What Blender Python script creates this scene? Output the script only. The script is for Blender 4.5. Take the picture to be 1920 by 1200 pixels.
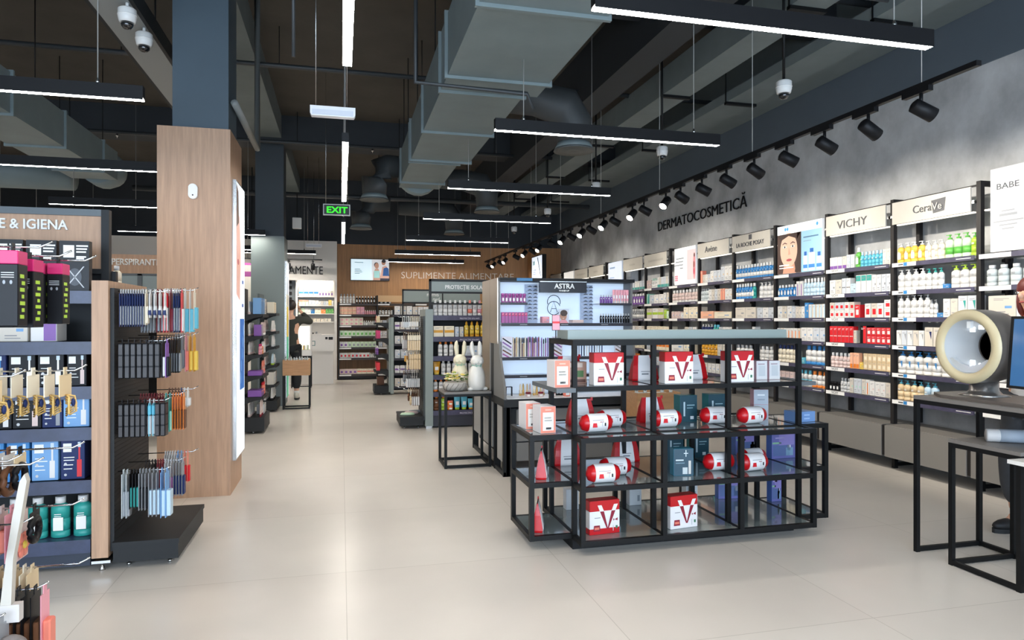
import bpy, math, random
from math import sin, cos, pi, radians
for o in list(bpy.data.objects): bpy.data.objects.remove(o)
SC = bpy.context.scene
COL = SC.collection
R = random.Random(7)

# ---------------------------------------------------------------- camera, world, exposure
cd = bpy.data.cameras.new('camera'); cam = bpy.data.objects.new('camera', cd); COL.objects.link(cam)
cd.lens = 24; cd.sensor_width = 36; cd.clip_start = .05; cd.clip_end = 100
cam.location = (0, 0, 1.4); cam.rotation_euler = (pi/2, 0, -math.atan(.25))
SC.camera = cam
SC.view_settings.view_transform = 'Standard'; SC.view_settings.look = 'None'
SC.view_settings.gamma = 1; SC.view_settings.use_curve_mapping = False
SC.view_settings.exposure = 0.04
SC.cycles.use_denoising = True
SC.cycles.max_bounces = 7; SC.cycles.diffuse_bounces = 4; SC.cycles.glossy_bounces = 3
SC.cycles.transmission_bounces = 4; SC.cycles.sample_clamp_indirect = 6
SC.cycles.caustics_reflective = False; SC.cycles.caustics_refractive = False
W = bpy.data.worlds.new('sky'); SC.world = W; W.use_nodes = True
W.node_tree.nodes['Background'].inputs[0].default_value = (.62, .78, 1, 1)
W.node_tree.nodes['Background'].inputs[1].default_value = 2.2
LAMP_E = 76.0     # linear ceiling lights
SPOT_W = 42.0     # track spotlights
ld = bpy.data.lights.new('shopfront_daylight', 'AREA'); lo = bpy.data.objects.new('shopfront_daylight', ld); COL.objects.link(lo)
ld.shape = 'RECTANGLE'; ld.size = 9; ld.size_y = 3.0; ld.energy = 820; ld.color = (.68, .83, 1)
lo.location = (-.5, -3.6, 1.75); lo.rotation_euler = (pi/2, 0, 0)

# ---------------------------------------------------------------- materials
def lin(h):
    h = h.lstrip('#'); r = []
    for i in (0, 2, 4):
        c = int(h[i:i+2], 16)/255
        r.append(c/12.92 if c <= .04045 else ((c+.055)/1.055)**2.4)
    return tuple(r)+(1,)
MC = {}
def mat(hexc, rough=.5, metal=0., emit=0., noise=0., nscale=6., trans=0., alpha=1., spec=.5, stretch=None, coat=0.):
    key = (hexc, rough, metal, emit, noise, nscale, trans, alpha, spec, stretch, coat)
    if key in MC: return MC[key]
    m = bpy.data.materials.new('paint_%d' % len(MC)); m.use_nodes = True
    nt = m.node_tree; b = nt.nodes['Principled BSDF']; c = lin(hexc)
    b.inputs['Base Color'].default_value = c; b.inputs['Roughness'].default_value = rough
    b.inputs['Metallic'].default_value = metal; b.inputs['Specular IOR Level'].default_value = spec
    b.inputs['Coat Weight'].default_value = coat
    if trans: b.inputs['Transmission Weight'].default_value = trans
    if alpha < 1: b.inputs['Alpha'].default_value = alpha
    if emit:
        b.inputs['Emission Color'].default_value = c; b.inputs['Emission Strength'].default_value = emit
    if noise:
        tc = nt.nodes.new('ShaderNodeTexCoord'); mp = nt.nodes.new('ShaderNodeMapping'); n = nt.nodes.new('ShaderNodeTexNoise')
        mx = nt.nodes.new('ShaderNodeMix'); mx.data_type = 'RGBA'; rp = nt.nodes.new('ShaderNodeMapRange')
        n.inputs['Scale'].default_value = nscale; n.inputs['Detail'].default_value = 8; n.inputs['Roughness'].default_value = .62
        if stretch: mp.inputs['Scale'].default_value = stretch
        nt.links.new(tc.outputs['Object'], mp.inputs[0]); nt.links.new(mp.outputs[0], n.inputs['Vector'])
        rp.inputs[1].default_value = .3; rp.inputs[2].default_value = .7
        nt.links.new(n.outputs[0], rp.inputs[0]); nt.links.new(rp.outputs[0], mx.inputs[0])
        mx.inputs[6].default_value = tuple(x*(1-noise) for x in c[:3])+(1,)
        mx.inputs[7].default_value = tuple(min(1, x*(1+noise)) for x in c[:3])+(1,)
        nt.links.new(mx.outputs[2], b.inputs['Base Color'])
    MC[key] = m
    return m
BLACK = mat('#131315', .5, spec=.25); FRAME = mat('#0e0f10', .5, spec=.25); CHAR = mat('#242628', .55, spec=.3)
WHITE = mat('#f0f0ee', .45); STEEL = mat('#c9c9c7', .25, 1.); CHROME = mat('#d8d8d8', .12, 1.)
WOOD = mat('#b8957a', .5, noise=.16, nscale=5, stretch=(9, 9, .55))
WOODW = mat('#b08257', .55, noise=.22, nscale=4, stretch=(7, 7, .35))
WOODB = mat('#b98d63', .5, noise=.14, nscale=5, stretch=(1, 8, 8))
GREYG = mat('#87928f', .42); GREYB = mat('#5d656a', .5)
COLM = mat('#45545f', .5, noise=.06, nscale=2)
NAVY = mat('#56616b', .6, noise=.05, nscale=2)
STRIP = mat('#434158', .4, noise=.25, nscale=11); STRIPB = mat('#333b55', .35, noise=.3, nscale=9)
TAG = mat('#ececea', .5); GTXT = mat('#55565a', .5); DUCT = mat('#768487', .5, noise=.08, nscale=3)
CREAM = mat('#c6c2b9', .5, noise=.04, nscale=4); CAB = mat('#7d7a76', .45)
CONC = mat('#b6b8ba', .75, noise=.3, nscale=2.2, stretch=(1, 1, .8))
CEIL = mat('#4a4640', .9, noise=.15, nscale=1.5); BEAMD = mat('#2d3237', .7, noise=.08, nscale=2); BEAMG = mat('#707a7c', .7, noise=.1, nscale=2)
LED = mat('#fff7ec', .5, emit=LAMP_E); SPOTE = mat('#fff4e2', .5, emit=40.)
GLASSG = mat('#6f7a7b', .09, 0., spec=.7, coat=.6)

# ---------------------------------------------------------------- geometry builder
class G:
    def __init__(s): s.v = []; s.f = []; s.mi = []; s.ms = []; s.sm = []
    def m(s, mt):
        if mt not in s.ms: s.ms.append(mt)
        return s.ms.index(mt)
    def add(s, vs, fs, mt, smooth=False):
        n = len(s.v); s.v += [tuple(v) for v in vs]; k = s.m(mt)
        for f in fs: s.f.append([n+i for i in f]); s.mi.append(k); s.sm.append(smooth)
        return s
    def box(s, x0, y0, z0, x1, y1, z1, mt):
        vs = [(x, y, z) for z in (z0, z1) for y in (y0, y1) for x in (x0, x1)]
        return s.add(vs, [(0, 2, 3, 1), (4, 5, 7, 6), (0, 1, 5, 4), (2, 6, 7, 3), (0, 4, 6, 2), (1, 3, 7, 5)], mt)
    def bbox(s, x0, y0, z0, x1, y1, z1, mt, c=.006):      # box with chamfered vertical edges and top
        P = [(x0+c, y0), (x1-c, y0), (x1, y0+c), (x1, y1-c), (x1-c, y1), (x0+c, y1), (x0, y1-c), (x0, y0+c)]
        cx, cy = (x0+x1)/2, (y0+y1)/2
        def ring(k, z): return [(cx+(x-cx)*k, cy+(y-cy)*k, z) for x, y in P]
        k = 1-2*c/max(x1-x0, y1-y0)
        vs = ring(k, z0)+ring(1, z0+c)+ring(1, z1-c)+ring(k, z1)
        fs = [tuple(range(7, -1, -1)), tuple(range(24, 32))]
        for q in range(3):
            for i in range(8): fs.append((q*8+i, q*8+(i+1) % 8, q*8+8+(i+1) % 8, q*8+8+i))
        return s.add(vs, fs, mt)
    def lathe(s, prof, mt, cx=0, cy=0, n=14, sx=1., sy=1., smooth=True, axis='z', z0=0, cap=True):
        vs = []; fs = []
        for r, z in prof:
            for i in range(n):
                a = 2*pi*i/n; p = (r*cos(a)*sx, r*sin(a)*sy, z)
                if axis == 'z': vs.append((cx+p[0], cy+p[1], z0+p[2]))
                elif axis == 'x': vs.append((p[2]+cx, p[0]+cy, p[1]+z0))
                else: vs.append((p[0]+cx, p[2]+cy, -p[1]+z0))
        for q in range(len(prof)-1):
            for i in range(n):
                j = (i+1) % n; fs.append((q*n+i, q*n+j, q*n+n+j, q*n+n+i))
        s.add(vs, fs, mt, smooth)
        L = len(s.v)-len(vs); k = s.m(mt)
        if cap and prof[0][0] > 1e-4: s.f.append([L+i for i in range(n-1, -1, -1)]); s.mi.append(k); s.sm.append(False)
        if cap and prof[-1][0] > 1e-4: s.f.append([L+(len(prof)-1)*n+i for i in range(n)]); s.mi.append(k); s.sm.append(False)
        return s
    def ell(s, c, rx, ry, rz, mt, n=14, k=8):
        prof = [(max(1e-5, sin(pi*i/k)), -cos(pi*i/k)) for i in range(k+1)]
        vs = []; fs = []
        for r, z in prof:
            for i in range(n):
                a = 2*pi*i/n; vs.append((c[0]+rx*r*cos(a), c[1]+ry*r*sin(a), c[2]+rz*z))
        for q in range(k):
            for i in range(n):
                j = (i+1) % n; fs.append((q*n+i, q*n+j, q*n+n+j, q*n+n+i))
        return s.add(vs, fs, mt, True)
    def tube(s, pts, r, mt, n=6, smooth=True):
        vs = []; fs = []; P = [tuple(map(float, p)) for p in pts]
        for i, p in enumerate(P):
            a = P[max(i-1, 0)]; b = P[min(i+1, len(P)-1)]
            d = [b[j]-a[j] for j in range(3)]; L = math.sqrt(sum(x*x for x in d)) or 1; d = [x/L for x in d]
            u = (0, 0, 1) if abs(d[2]) < .9 else (1, 0, 0)
            e1 = (d[1]*u[2]-d[2]*u[1], d[2]*u[0]-d[0]*u[2], d[0]*u[1]-d[1]*u[0]); L = math.sqrt(sum(x*x for x in e1)); e1 = [x/L for x in e1]
            e2 = (d[1]*e1[2]-d[2]*e1[1], d[2]*e1[0]-d[0]*e1[2], d[0]*e1[1]-d[1]*e1[0])
            rr = r[i] if isinstance(r, (list, tuple)) else r
            for k in range(n):
                t = 2*pi*k/n; vs.append(tuple(p[j]+rr*(cos(t)*e1[j]+sin(t)*e2[j]) for j in range(3)))
        for q in range(len(P)-1):
            for k in range(n):
                j = (k+1) % n; fs.append((q*n+k, q*n+j, q*n+n+j, q*n+n+k))
        fs.append(tuple(range(n-1, -1, -1))); fs.append(tuple((len(P)-1)*n+i for i in range(n)))
        return s.add(vs, fs, mt, smooth)
    def prism(s, poly, axis, a, b, mt):          # polygon extruded along an axis: 'x' poly=(y,z); 'y' poly=(x,z); 'z' poly=(x,y)
        n = len(poly)
        def P(p, t): return {'x': (t, p[0], p[1]), 'y': (p[0], t, p[1]), 'z': (p[0], p[1], t)}[axis]
        vs = [P(p, a) for p in poly]+[P(p, b) for p in poly]
        fs = [tuple(range(n-1, -1, -1)), tuple(range(n, 2*n))]+[(i, (i+1) % n, n+(i+1) % n, n+i) for i in range(n)]
        return s.add(vs, fs, mt)
    def fq(s, x0, z0, x1, z1, y, mt):            # printed patch on a face that looks towards -y
        return s.add([(x0, y, z0), (x1, y, z0), (x1, y, z1), (x0, y, z1)], [(0, 1, 2, 3)], mt)
    def fp(s, pts, y, mt): return s.add([(x, y, z) for x, z in pts], [tuple(range(len(pts)))], mt)
    def fe(s, cx, cz, rx, rz, y, mt, n=20): return s.fp([(cx+rx*cos(2*pi*i/n), cz+rz*sin(2*pi*i/n)) for i in range(n)], y, mt)
    def mesh(s, name):
        me = bpy.data.meshes.new(name); me.from_pydata(s.v, [], s.f)
        for m in s.ms: me.materials.append(m)
        me.polygons.foreach_set('material_index', s.mi); me.polygons.foreach_set('use_smooth', s.sm); me.update()
        return me
    def obj(s, name, parent=None, loc=None, rz=0):
        o = bpy.data.objects.new(name, s.mesh(name)); COL.objects.link(o); o.parent = parent
        if loc: o.location = loc
        if rz: o.rotation_euler = (0, 0, rz)
        return o
def link(name, me, parent=None, loc=(0, 0, 0), rz=0):
    o = bpy.data.objects.new(name, me); COL.objects.link(o); o.parent = parent; o.location = loc; o.rotation_euler = (0, 0, rz)
    return o
def tag(o, label, cat, group=None):
    o['label'] = label; o['category'] = cat
    if group: o['group'] = group
    return o
def thing(name, label, cat, loc=(0, 0, 0), rz=0, group=None):
    o = bpy.data.objects.new(name, None); COL.objects.link(o); o.location = loc; o.rotation_euler = (0, 0, rz); o.empty_display_size = .1
    return tag(o, label, cat, group)
def struct(g, name):
    o = g.obj(name); o['kind'] = 'structure'; return o
def text(s, w, loc, mt, parent=None, face='-y', name='lettering', h=None, align='LEFT', ext=.002, shear=0, bold=0.):
    c = bpy.data.curves.new(name, 'FONT'); c.body = s; c.size = 1; c.align_x = align; c.extrude = 0; c.shear = shear; c.offset = bold
    c.materials.append(mt); c.resolution_u = 3
    o = bpy.data.objects.new(name, c); COL.objects.link(o); bpy.context.view_layer.update()
    d = o.dimensions; sx = w/max(d.x, .01); sz = (h/max(d.y, .01)) if h else sx
    c.extrude = ext/sx
    bpy.context.view_layer.update()
    me = bpy.data.meshes.new_from_object(o.evaluated_get(bpy.context.evaluated_depsgraph_get()))
    bpy.data.objects.remove(o); bpy.data.curves.remove(c)
    for v in me.vertices: v.co = (v.co.x*sx, v.co.y*sz, v.co.z*sx)
    o = bpy.data.objects.new(name, me); COL.objects.link(o); o.parent = parent; o.location = loc
    o.rotation_euler = (pi/2, 0, {'-y': 0, '-x': -pi/2, '+x': pi/2}[face])
    return o
ORD = 'first second third fourth fifth sixth seventh eighth ninth tenth eleventh twelfth thirteenth fourteenth fifteenth sixteenth seventeenth eighteenth nineteenth twentieth'.split()
def ordn(i):
    if i < 20: return ORD[i]
    return {2: 'twenty', 3: 'thirty', 4: 'forty'}[(i+1)//10]+'-'+ORD[(i % 10)]

# ---------------------------------------------------------------- the room
def floor_mat():
    m = bpy.data.materials.new('floor_tiles'); m.use_nodes = True; nt = m.node_tree; b = nt.nodes['Principled BSDF']
    tc = nt.nodes.new('ShaderNodeTexCoord'); mp = nt.nodes.new('ShaderNodeMapping'); mp.inputs['Location'].default_value = (1.175, -.3, 0)
    br = nt.nodes.new('ShaderNodeTexBrick'); br.offset = 0
    for k, v in (('Scale', 1.), ('Mortar Size', .0022), ('Mortar Smooth', .1), ('Brick Width', 1.2), ('Row Height', 1.2), ('Bias', 0.)): br.inputs[k].default_value = v
    br.inputs['Color1'].default_value = lin('#d8d2ca'); br.inputs['Color2'].default_value = lin('#d5cec6'); br.inputs['Mortar'].default_value = lin('#bab3aa')
    n = nt.nodes.new('ShaderNodeTexNoise'); n.inputs['Scale'].default_value = 1.1; n.inputs['Detail'].default_value = 3
    mx = nt.nodes.new('ShaderNodeMix'); mx.data_type = 'RGBA'; mx.blend_type = 'MULTIPLY'; mx.inputs[0].default_value = 1
    rr = nt.nodes.new('ShaderNodeMapRange'); rr.inputs[1].default_value = .25; rr.inputs[2].default_value = .75; rr.inputs[3].default_value = .9; rr.inputs[4].default_value = 1.05
    nt.links.new(n.outputs[0], rr.inputs[0])
    rp = nt.nodes.new('ShaderNodeMapRange'); rp.inputs[3].default_value = .24; rp.inputs[4].default_value = .34
    nt.links.new(tc.outputs['Object'], mp.inputs[0]); nt.links.new(mp.outputs[0], br.inputs['Vector']); nt.links.new(tc.outputs['Object'], n.inputs['Vector'])
    nt.links.new(br.outputs['Color'], mx.inputs[6]); nt.links.new(rr.outputs[0], mx.inputs[7]); nt.links.new(mx.outputs[2], b.inputs['Base Color'])
    b.inputs['Roughness'].default_value = .28
    b.inputs['Specular IOR Level'].default_value = .5
    return m
XW, YB, ZC = 5.42, 16.85, 4.75
struct(G().box(-9, -3.7, -.1, XW+.2, YB+.4, 0, floor_mat()), 'floor')
struct(G().box(-9, -3.7, ZC, XW+.2, YB+.4, ZC+.1, CEIL), 'ceiling')
struct(G().box(XW, -3.7, 0, XW+.2, YB+.4, ZC, CONC), 'wall_right')
struct(G().box(XW-.012, -3.7, 3.62, XW, YB, ZC, NAVY), 'trim_1')
struct(G().box(-9.2, -3.7, 0, -9, YB+.4, ZC, mat('#b5aea6', .7, noise=.06)), 'wall_left')
struct(G().box(-.1, YB, 0, XW, YB+.2, 3.22, WOODW), 'wall_back')
struct(G().box(-9, YB, 3.22, XW, YB+.2, ZC, BEAMD), 'trim_2')
struct(G().box(4.62, YB-.3, 0, XW, YB, 3.22, WOODW), 'wall_back_return')
# white dispensary front with its lit niche
WP = mat('#e9e6e1', .55)
g = G().box(-9, 16.5, 2.32, -.1, YB, 3.24, WP).box(-.16, 16.5, 0, -.1, YB, 2.32, WP).box(-9, 16.5, 0, -1.35, YB, 2.32, WP)
g.box(-1.35, 16.79, 0, -.16, YB, 2.32, WP).box(-1.02, 16.5, 0, -.98, 16.79, 2.32, WP)
struct(g, 'wall_dispensary')
g = G().box(-1.35, 16.74, 0, -1.02, 16.78, 2.3, GREYB)
for i in range(6): g.box(-1.33, 16.72, 2.25-i*.13, -1.12, 16.74, 2.32-i*.13, BLACK)
d = struct(g, 'door_1')
# shopfront behind the camera
g = G().box(-9, -3.7, 0, XW, -3.6, .25, GREYB).box(-9, -3.7, 3.25, XW, -3.6, ZC, GREYB)
for x in (-9, -6.2, -3.4, -.6, 2.2, 5.3): g.box(x, -3.7, .25, x+.1, -3.6, 3.25, FRAME)
struct(g, 'wall_front')
for i, x in enumerate((-8.9, -6.1, -3.3, -.5, 2.3)):
    struct(G().box(x, -3.665, .25, x+2.7+(.3 if i == 4 else 0), -3.655, 3.25, mat('#ffffff', 0, trans=1.)), 'window_%d' % (i+1))
# columns and their claddings
struct(G().box(-1.305, 5.93, 2.9, -.888, 6.36, ZC, COLM), 'pillar_blue')
g = G().box(-1.394, 5.83, 0, -.859, 6.46, 2.92, WOOD)
struct(g, 'pillar_wood')
struct(G().box(-1.36, 11.8, 2.7, -.92, 12.3, ZC, mat('#363f46', .5)), 'pillar_dark')
struct(G().box(-1.41, 11.66, 0, -.9, 12.35, 2.76, mat('#7b8686', .42)), 'pillar_grey')
# beams
struct(G().box(-1.42, -3.6, 4.38, -.95, YB, ZC, BEAMG), 'beam_1')
struct(G().box(-9, 11.75, 4.3, XW, 12.2, ZC, BEAMD), 'beam_2')
struct(G().box(-9, 5.95, 4.4, XW, 6.35, ZC, BEAMD), 'beam_3')
struct(G().box(2.9, -3.6, 4.1, 3.25, YB, ZC, BEAMD), 'beam_4')
struct(G().box(4.9, -3.6, 4.12, XW-.02, YB, ZC, BEAMG), 'beam_5')

# ---------------------------------------------------------------- ceiling services
def duct_rect(name, segs, label):
    t = thing(name, label, 'air duct', (0, 0, 0))
    for i, (x0, x1, y0, y1, z0, z1) in enumerate(segs):
        g = G().box(x0, y0, z0, x1, y1, z1, DUCT)
        y = y0
        while y < y1-.02:
            g.box(x0-.025, y, z0-.025, x1+.025, y+.03, z1+.02, DUCT); y += 1.25
        g.obj('duct_section', t)
        for yy in (max(y0, 0)+.6, y1-.5):
            for xx in (x0+.03, x1-.03): G().tube([(xx, yy, z1), (xx, yy, ZC)], .006, FRAME, 5).obj('hanger', t)
    return t
t = duct_rect('air_duct', [(.8, 1.62, -3.5, 5.6, 3.3, 3.78), (.8, 1.5, 5.6, 8.2, 3.3, 3.76), (.8, 1.38, 8.2, 9.9, 3.3, 3.74)], 'large grey rectangular air duct running along the middle of the ceiling')
G().lathe([(.29, 0), (.3, .18), (.24, .34), (.1, .42), (.01, .44)], DUCT, 1.09, 9.9, axis='y', z0=3.52, n=18).obj('duct_end', t)
t = duct_rect('air_duct', [(-3.5, -2.95, 1.0, 7.2, 3.3, 3.68), (-3.5, -2.95, 7.2, 10.3, 3.3, 3.68)], 'grey rectangular air duct hanging left of the blue pillar')
G().lathe([(.25, 0), (.26, .4), (.2, .62), (.02, .72)], DUCT, -3.2, 10.3, axis='y', z0=3.5, n=18).obj('duct_end', t)
t = thing('round_duct', 'thick round duct crossing the ceiling at far left', 'air duct')
G().tube([(-8.5, 10.7, 3.5), (-5.6, 10.7, 3.5), (-5, 10.7, 3.42), (-3.62, 10.7, 3.42)], [.27, .27, .22, .22], DUCT, 16).obj('pipe', t)
for sx, (xa, xb), Y in ((1, (1.4, 2.3), 6.6), (1, (1.4, 2.26), 10.7), (1, (1.1, 2.2), 13.6), (0, (.9, .46), 10), (0, (.9, .36), 13.2)):
    nm = {6.6: 'nearest round ceiling diffuser beside the large duct', 10.7: 'second round ceiling diffuser right of the large duct', 13.6: 'far round ceiling diffuser right of the duct end',
          10: 'round ceiling diffuser left of the large duct', 13.2: 'far round ceiling diffuser above the exit sign'}[Y]
    t = thing('ceiling_diffuser', nm, 'air vent', (0, 0, 0), 0, 'round ceiling diffusers')
    G().tube([(xa, Y, 3.62), (xa+(xb-xa)*.55, Y, 3.62), (xb-(.1 if sx else -.1), Y, 3.56), (xb, Y, 3.4), (xb, Y, 3.2)], [.15, .17, .2, .19, .17], mat('#3c4042', .6), 12).obj('flexible_pipe', t)
    G().lathe([(.2, .02), (.21, 0), (.15, .015), (.1, -.005), (.02, .01)], mat('#585c5c', .5), xb, Y, 20, z0=3.12).lathe([(.17, 0), (.2, -.06)], DUCT, xb, Y, 20, z0=3.2).obj('diffuser_ring', t)
for i, (x0, x1, z0, z1, lb) in enumerate(((3.6, 3.93, 4.0, 4.3, 'flat grey cable duct nearest the middle, above the track spotlights'), (4.42, 4.8, 3.98, 4.09, 'flat grey cable duct nearest the concrete wall'))):
    t = thing('cable_duct', lb, 'cable duct'); G().box(x0, -3.5, z0, x1, YB-.1, z1, BEAMG).obj('tray', t)
    for k in range(8): G().box(x0-.01, -2+k*2.3, z0-.03, x1+.01, -1.95+k*2.3, z0, FRAME).box(x0-.01, -1.98+k*2.3, z0-.03, x0, -1.97+k*2.3, ZC, FRAME).obj('bracket', t)
t = thing('cable_tray', 'light grey metal tray carrying the two white cameras', 'cable tray')
G().box(-1.78, 1, 3.72, -1.5, 9.5, 3.76, mat('#8f9596', .45)).box(-1.5, 1, 3.72, -1.47, 9.5, 3.86, CHAR).box(-1.81, 1, 3.72, -1.78, 9.5, 3.8, CHAR).obj('tray', t)
for y in (2, 4, 6.8, 9): G().tube([(-1.64, y, 3.76), (-1.64, y, ZC)], .008, FRAME, 5).obj('hanger', t)
PIPE = mat('#33373a', .5)
def pipe(pts, r, lb, m=PIPE):
    t = thing('ceiling_pipe', lb, 'pipe', (0, 0, 0), 0, 'thin pipes under the ceiling')
    G().tube(pts, r, m, 7).obj('pipe', t)
    n = max(1, int(abs(pts[-1][0]-pts[0][0])//1.6))
    for k in range(n):
        q = (k+.5)/n; a, b = pts[0], pts[1] if len(pts) == 2 else pts[-1]
        if len(pts) > 2: a, b = pts[0], pts[1]
        p = [a[j]+(b[j]-a[j])*q for j in range(3)]
        G().tube([p, (p[0], p[1], ZC)], .005, FRAME, 4).obj('hanger', t)
pipe([(-8, 5.2, 4.25), (5, 5.2, 4.25)], .03, 'straight sprinkler pipe crossing the ceiling nearest the camera')
pipe([(-8, 11.5, 4.25), (5, 11.5, 4.25)], .03, 'sprinkler pipe crossing the ceiling along the dark beam')
pipe([(-8, 8.2, 4.3), (5, 8.2, 4.3)], .028, 'sprinkler pipe crossing the ceiling halfway down the shop')
pipe([(-1.0, 4.6, 4.05), (-.3, 4.6, 4.05), (-.3, 4.62, 3.1)], .012, 'thin conduit dropping towards the emergency lamp')
pipe([(.55, 5.2, 4.2), (.55, 5.25, 3.22), (1.45, 5.3, 3.22), (1.5, 5.3, 3.1)], .018, 'conduit hooked under the large grey duct')
pipe([(2.7, 4.2, 3.75), (3.9, 4.2, 3.75)], .016, 'short horizontal conduit left of the nearest dome camera')
pipe([(-3.6, 13.4, 3.75), (5, 13.4, 3.75)], .05, 'fat pipe crossing the ceiling near the back wall')
t = thing('ceiling_pipe', 'long grey pipe running beside the wood pillar top', 'pipe', (0, 0, 0), 0, 'thin pipes under the ceiling')
G().tube([(-.845, 5.95, 3.17), (-.845, 7.5, 3.17), (-.845, 7.5, ZC)], .03, mat('#7d8180', .5), 8).obj('pipe', t)
for k, (x, y) in enumerate(((.2, 5.2), (-3.3, 11.5), (.5, 11.5), (2.9, 5.2), (3.2, 8.2))):
    tag(G().lathe([(.012, .0), (.012, -.05), (.03, -.055), (.03, -.06), (.008, -.065), (.004, -.09)], CHROME, n=8).obj('sprinkler_head', loc=(x, y, 4.25+.0)),
        ['sprinkler on the nearest cross pipe, right of the ceiling lamp', 'sprinkler on the pipe left of the blue pillar', 'sprinkler on the pipe above the exit sign', 'sprinkler beside the large duct, nearest pipe', 'sprinkler on the halfway pipe near the track'][k], 'sprinkler', 'sprinkler heads')

# ---------------------------------------------------------------- lamps
def linear_light(x0, x1, y, z, label, along='x', n=2):
    L = x1-x0
    t = thing('linear_light', label, 'ceiling lamp', (x0, y, z) if along == 'x' else (y, x0, z), 0 if along == 'x' else pi/2, 'suspended linear lamps')
    w = .026
    G().box(0, -w, .012, L, w, .085, BLACK).box(0, -w, 0, L, -w+.003, .012, BLACK).box(0, w-.003, 0, L, w, .012, BLACK).obj('housing', t)
    G().box(.004, -w+.003, .001, L-.004, w-.003, .012, LED).obj('diffuser', t)
    for q in ((.12, .88) if n == 2 else (.1, .5, .9)):
        X = t.location.x+L*q if along == 'x' else t.location.x
        top = 3.28 if (.78 < X < 1.64 and y < 10) or (-3.5 < X < -2.93 and y < 10) else ZC
        G().tube([(L*q, 0, .085), (L*q, 0, top-z)], .0035, mat('#9a9a98', .4), 4).lathe([(.012, .085), (.012, .1), (.004, .12)], STEEL, L*q, 0, 8).obj('wire', t)
    return t
ROWS = (2.79, 4.75, 6.95, 9.13, 11.63, 14.1, 16.1)
nth = ['nearest', 'second', 'third', 'fourth', 'fifth', 'sixth', 'farthest']
for i, y in enumerate(ROWS):
    linear_light(1.06, 2.84, y, 2.75, f'black linear lamp, {nth[i]} of the row before the track spotlights')
    if 0 < i < 6: linear_light(-3.3, -1.18, y-.12, 2.75, f'black linear lamp, {nth[i-1]} of the row left of the wood pillar')
    if i < 6: linear_light(-6.3, -4.3, y+.3, 2.75, f'black linear lamp, {nth[i]} of the far left row')
for i, y in enumerate((-1.7, .6)):
    linear_light(1.06, 2.84, y, 2.75, f'black linear lamp near the shopfront, right row, {ORD[i]} from glass'); linear_light(-3.3, -1.18, y, 2.75, f'black linear lamp near the shopfront, left row, {ORD[i]} from glass')
for a, b, l in ((.9, 3.74, 'nearest'), (5.38, 8.02, 'middle'), (9.8, 12.5, 'farthest')):
    linear_light(a, b, .03, 2.75, f'white lit linear lamp over the main aisle, {l} of three', 'y')
linear_light(-2.6, -.55, 15.75, 2.86, 'black linear lamp in front of the white dispensary wall')
# spotlight track
trk = thing('light_track', 'long black spotlight track hung before the concrete wall', 'light track')
TZ = 2.8
g = G().box(3.385, 3.02, TZ, 3.42, 16.3, TZ+.03, BLACK); g.obj('rail', trk)
for k in range(8): G().tube([(3.4, 3.4+k*1.75, TZ+.03), (3.4, 3.4+k*1.75, ZC)], .0035, mat('#b5b5b2', .4), 4).obj('wire', trk)
SY = (3.404, 3.83, 4.254, 4.688, 5.124, 5.554, 5.99, 6.42, 6.75, 7.3, 7.62, 8.2, 8.55, 9.05, 9.4, 9.9, 10.3, 10.9, 11.6, 12.1, 12.6, 13.3, 14.2, 14.7, 15.3, 15.9)
def aim(o, d):
    yaw = math.atan2(d[1], d[0]); pit = math.acos(-d[2]/math.sqrt(sum(x*x for x in d)))
    o.rotation_euler = (0, -pit, yaw)                     # local -z turned towards d
def spotlight(x, y, z, d, label, power, group, cone=1.5):
    t = thing('track_spotlight', label, 'spotlight', (x, y, z), 0, group)
    G().box(-.018, -.07, -.032, .018, .13, -.0, BLACK).obj('gear_box', t)
    G().tube([(0, 0, -.03), (0, 0, -.1)], .011, BLACK, 7).obj('stem', t)
    h = G().lathe([(.02, .06), (.043, .05), (.045, -.085), (.041, -.087), (.041, -.078)], BLACK, n=16).obj('lamp_head', t, (0, 0, -.125)); aim(h, d)
    e = G().lathe([(.001, 0), (.04, 0)], SPOTE, n=16).obj('lens', h, (0, 0, -.079))
    l = bpy.data.lights.new('spot', 'SPOT'); l.energy = power; l.color = (1, .92, .8); l.spot_size = cone; l.spot_blend = .5; l.shadow_soft_size = .03
    lo = bpy.data.objects.new('spot_lamp', l); COL.objects.link(lo); lo.parent = h; lo.location = (0, 0, -.095)
    return t
for i, y in enumerate(SY):
    left = i >= 8 and i % 2 == 0
    d = (-.75, -.45, -.8) if left else (.9, (-.25, .05, -.1)[i % 3], -.5)
    spotlight(3.4, y, TZ, d, f'black track spotlight, {ordn(i)} from the near end'+(', tilted to the aisle' if left else ', aimed at the concrete wall'), SPOT_W*(.35 if left else 1), 'spotlights on the long track')
t = thing('light_track', 'short black track before the white dispensary wall', 'light track')
G().box(-2.4, 15.98, 2.74, -.42, 16.01, 2.77, BLACK).obj('rail', t)
for k in range(2): G().tube([(-2+k*1.4, 16, 2.77), (-2+k*1.4, 16, ZC)], .004, STEEL, 4).obj('wire', t)
for x, l in ((-1.14, 'left'), (-.62, 'right')): spotlight(x, 16, 2.74, (0, .35, -.9), f'black spotlight above the dark wall lettering, {l} one', 40, 'spotlights on the short track')
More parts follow.
